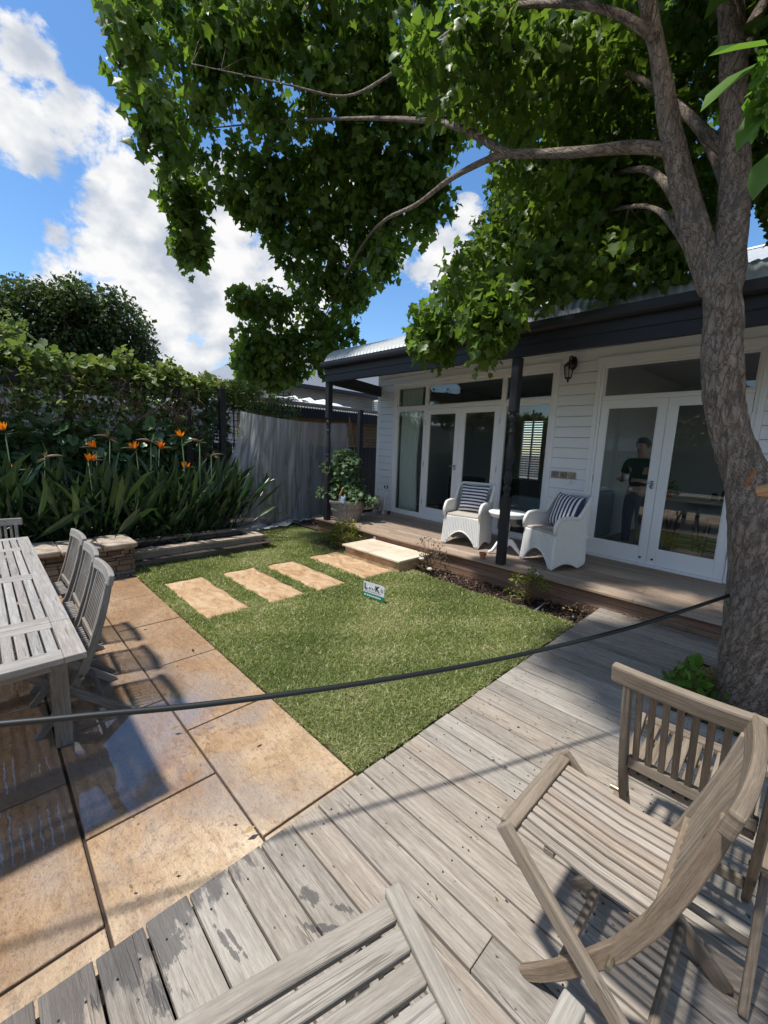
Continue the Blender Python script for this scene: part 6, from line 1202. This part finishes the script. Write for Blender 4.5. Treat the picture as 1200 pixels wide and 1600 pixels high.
b = MB(); hip(b, -21.2, -12.1, 6.2, 16.6, 3.42, ((-16.6, 9.6), (-16.6, 13)), 5.75); 
for k in range(70):                                        # standing ribs of the metal roof, east slope
    y = 6.4 + k * .145; zt_ = 1.0
    q = min(1, max(0, (y - 6.2) / 3.4), ) if y < 9.6 else 1; b.bar((-12.1, y, 3.435), (-12.1 - 4.5 * q, y, 3.435 + 2.33 * q), .03, .02)
b.build('roof', 'neighbour_roof', nh)
b = MB(); b.box(-12.12, -12.04, 6.15, 16.6, 3.34, 3.46); b.box(-21.2, -12.12, 6.12, 6.2, 3.34, 3.46); b.build('gutter', 'charcoal_paint', nh)
b = MB(); b.box(-12.59, -12.52, 11.6, 12.4, 2.2, 3.2); b.build('window', 'white_paint', nh); 
t = thing('louvre_unit', 'small white louvred box on the neighbour wall above the brick', 'air vent', (-11.9, 11.3, 2.9)); b = MB(); b.box(-12.1, -11.7, 11.1, 11.5, 2.55, 3.25); b.build('casing', 'white_paint', t); b = MB()
for k in range(8): b.box(-11.698, -11.68, 11.13, 11.47, 2.6 + k * .08, 2.63 + k * .08); b.box(-12.07, -11.73, 11.08, 11.099, 2.6 + k * .08, 2.63 + k * .08)
b.build('louvres', 'grey_ink', t)
t = thing('white_awning', 'white curved awning frame in front of the neighbour house', 'awning', (-10.5, 7, 2.4)); b = MB()
for k in range(3): b.tube([(-11.2, 6.5 + .5 * k, 2.55), (-10.8, 6.5 + .5 * k, 2.78), (-10.3, 6.5 + .5 * k, 2.80), (-9.9, 6.5 + .5 * k, 2.62)], .03, 6)
b.tube([(-9.9, 6.2, 2.62), (-9.9, 8.2, 2.62)], .03, 6); b.tube([(-10.8, 6.2, 2.79), (-10.8, 8.2, 2.79)], .03, 6); b.build('frame', 'white_paint', t); b = MB(); b.grid(lambda u, v: (-9.95 - 1.1 * v, 6.9 + 1.2 * u, 2.60 + .18 * math.sin(v * 2.6)), 4, 8); b.build('sheet', 'white_paint', t, smooth=True, solid=.01)
# behind the camera: what the house windows mirror
t = thing('tiled_house', 'dark tiled roof house behind the viewer, seen only as a reflection in the glass', 'house', (-7, -11, -.2)); b = MB(); b.box(-12.5, -2.5, -16, -9.5, -.2, 2.8); b.build('wall', 'neighbour_wall', t)
b = MB(); hip(b, -13.1, -1.9, -16.6, -8.9, 2.82, ((-9.5, -12.8), (-5.6, -12.8)), 5.4)
for k in range(22): q = k / 22; b.bar((-13.0 + 3.4 * q, -8.9 - 3.9 * q, 2.86 + 2.58 * q), (-2.0 - 3.5 * q, -8.9 - 3.9 * q, 2.86 + 2.58 * q), .05, .045)
b.build('roof', 'tile_roof', t); b = MB(); b.box(-9, -7.6, -9.52, -9.45, .9, 2.3); b.box(-5.8, -4.2, -9.52, -9.45, .9, 2.3); b.build('window', 'white_paint', t)
t = thing('rear_fence', 'dark fence behind the viewer, seen only as a reflection', 'fence', (0, -5, -.2)); b = MB(); y = 0
x = -9.0
while x < 9: b.box(x, x + .118, -5.2, -5.18, -.2, 1.7); x += .135
b.build('palings', 'fence_paint', t)
for (x, y, z, rx, n, lab) in [(2.6, -9.5, 4.2, 2.4, 70, 'round dark tree behind the viewer mirrored in the kitchen door'), (-.6, -7.0, 1.9, 1.3, 50, 'shrub behind the viewer mirrored in the kitchen doors'), (-4.2, -6.6, 1.9, 1.5, 60, 'bushy hedge behind the viewer mirrored in the living room doors'), (6.5, -8, 4.5, 2.6, 70, 'tall tree behind the viewer at the right, mirrored in the kitchen doors')]:
    C = [tuple(np.array([x, y, z]) + rand_dirs(1)[0] * rx * random.random() ** .35 * np.array([1, .8, .9])) for _ in range(n)]; t = thing('garden_tree', lab, 'tree', (x, y, -.2)); leaf_cloud('crown', 'hedge_leaf', C, .5, 40, .2, t, 'dia'); m_ = MB(); limb(m_, [(x, y, -.2, .15), (x + .1, y, z * .6, .1), (x, y, z, .05)], 8, .1); m_.build('trunk', 'bark', t, smooth=True)
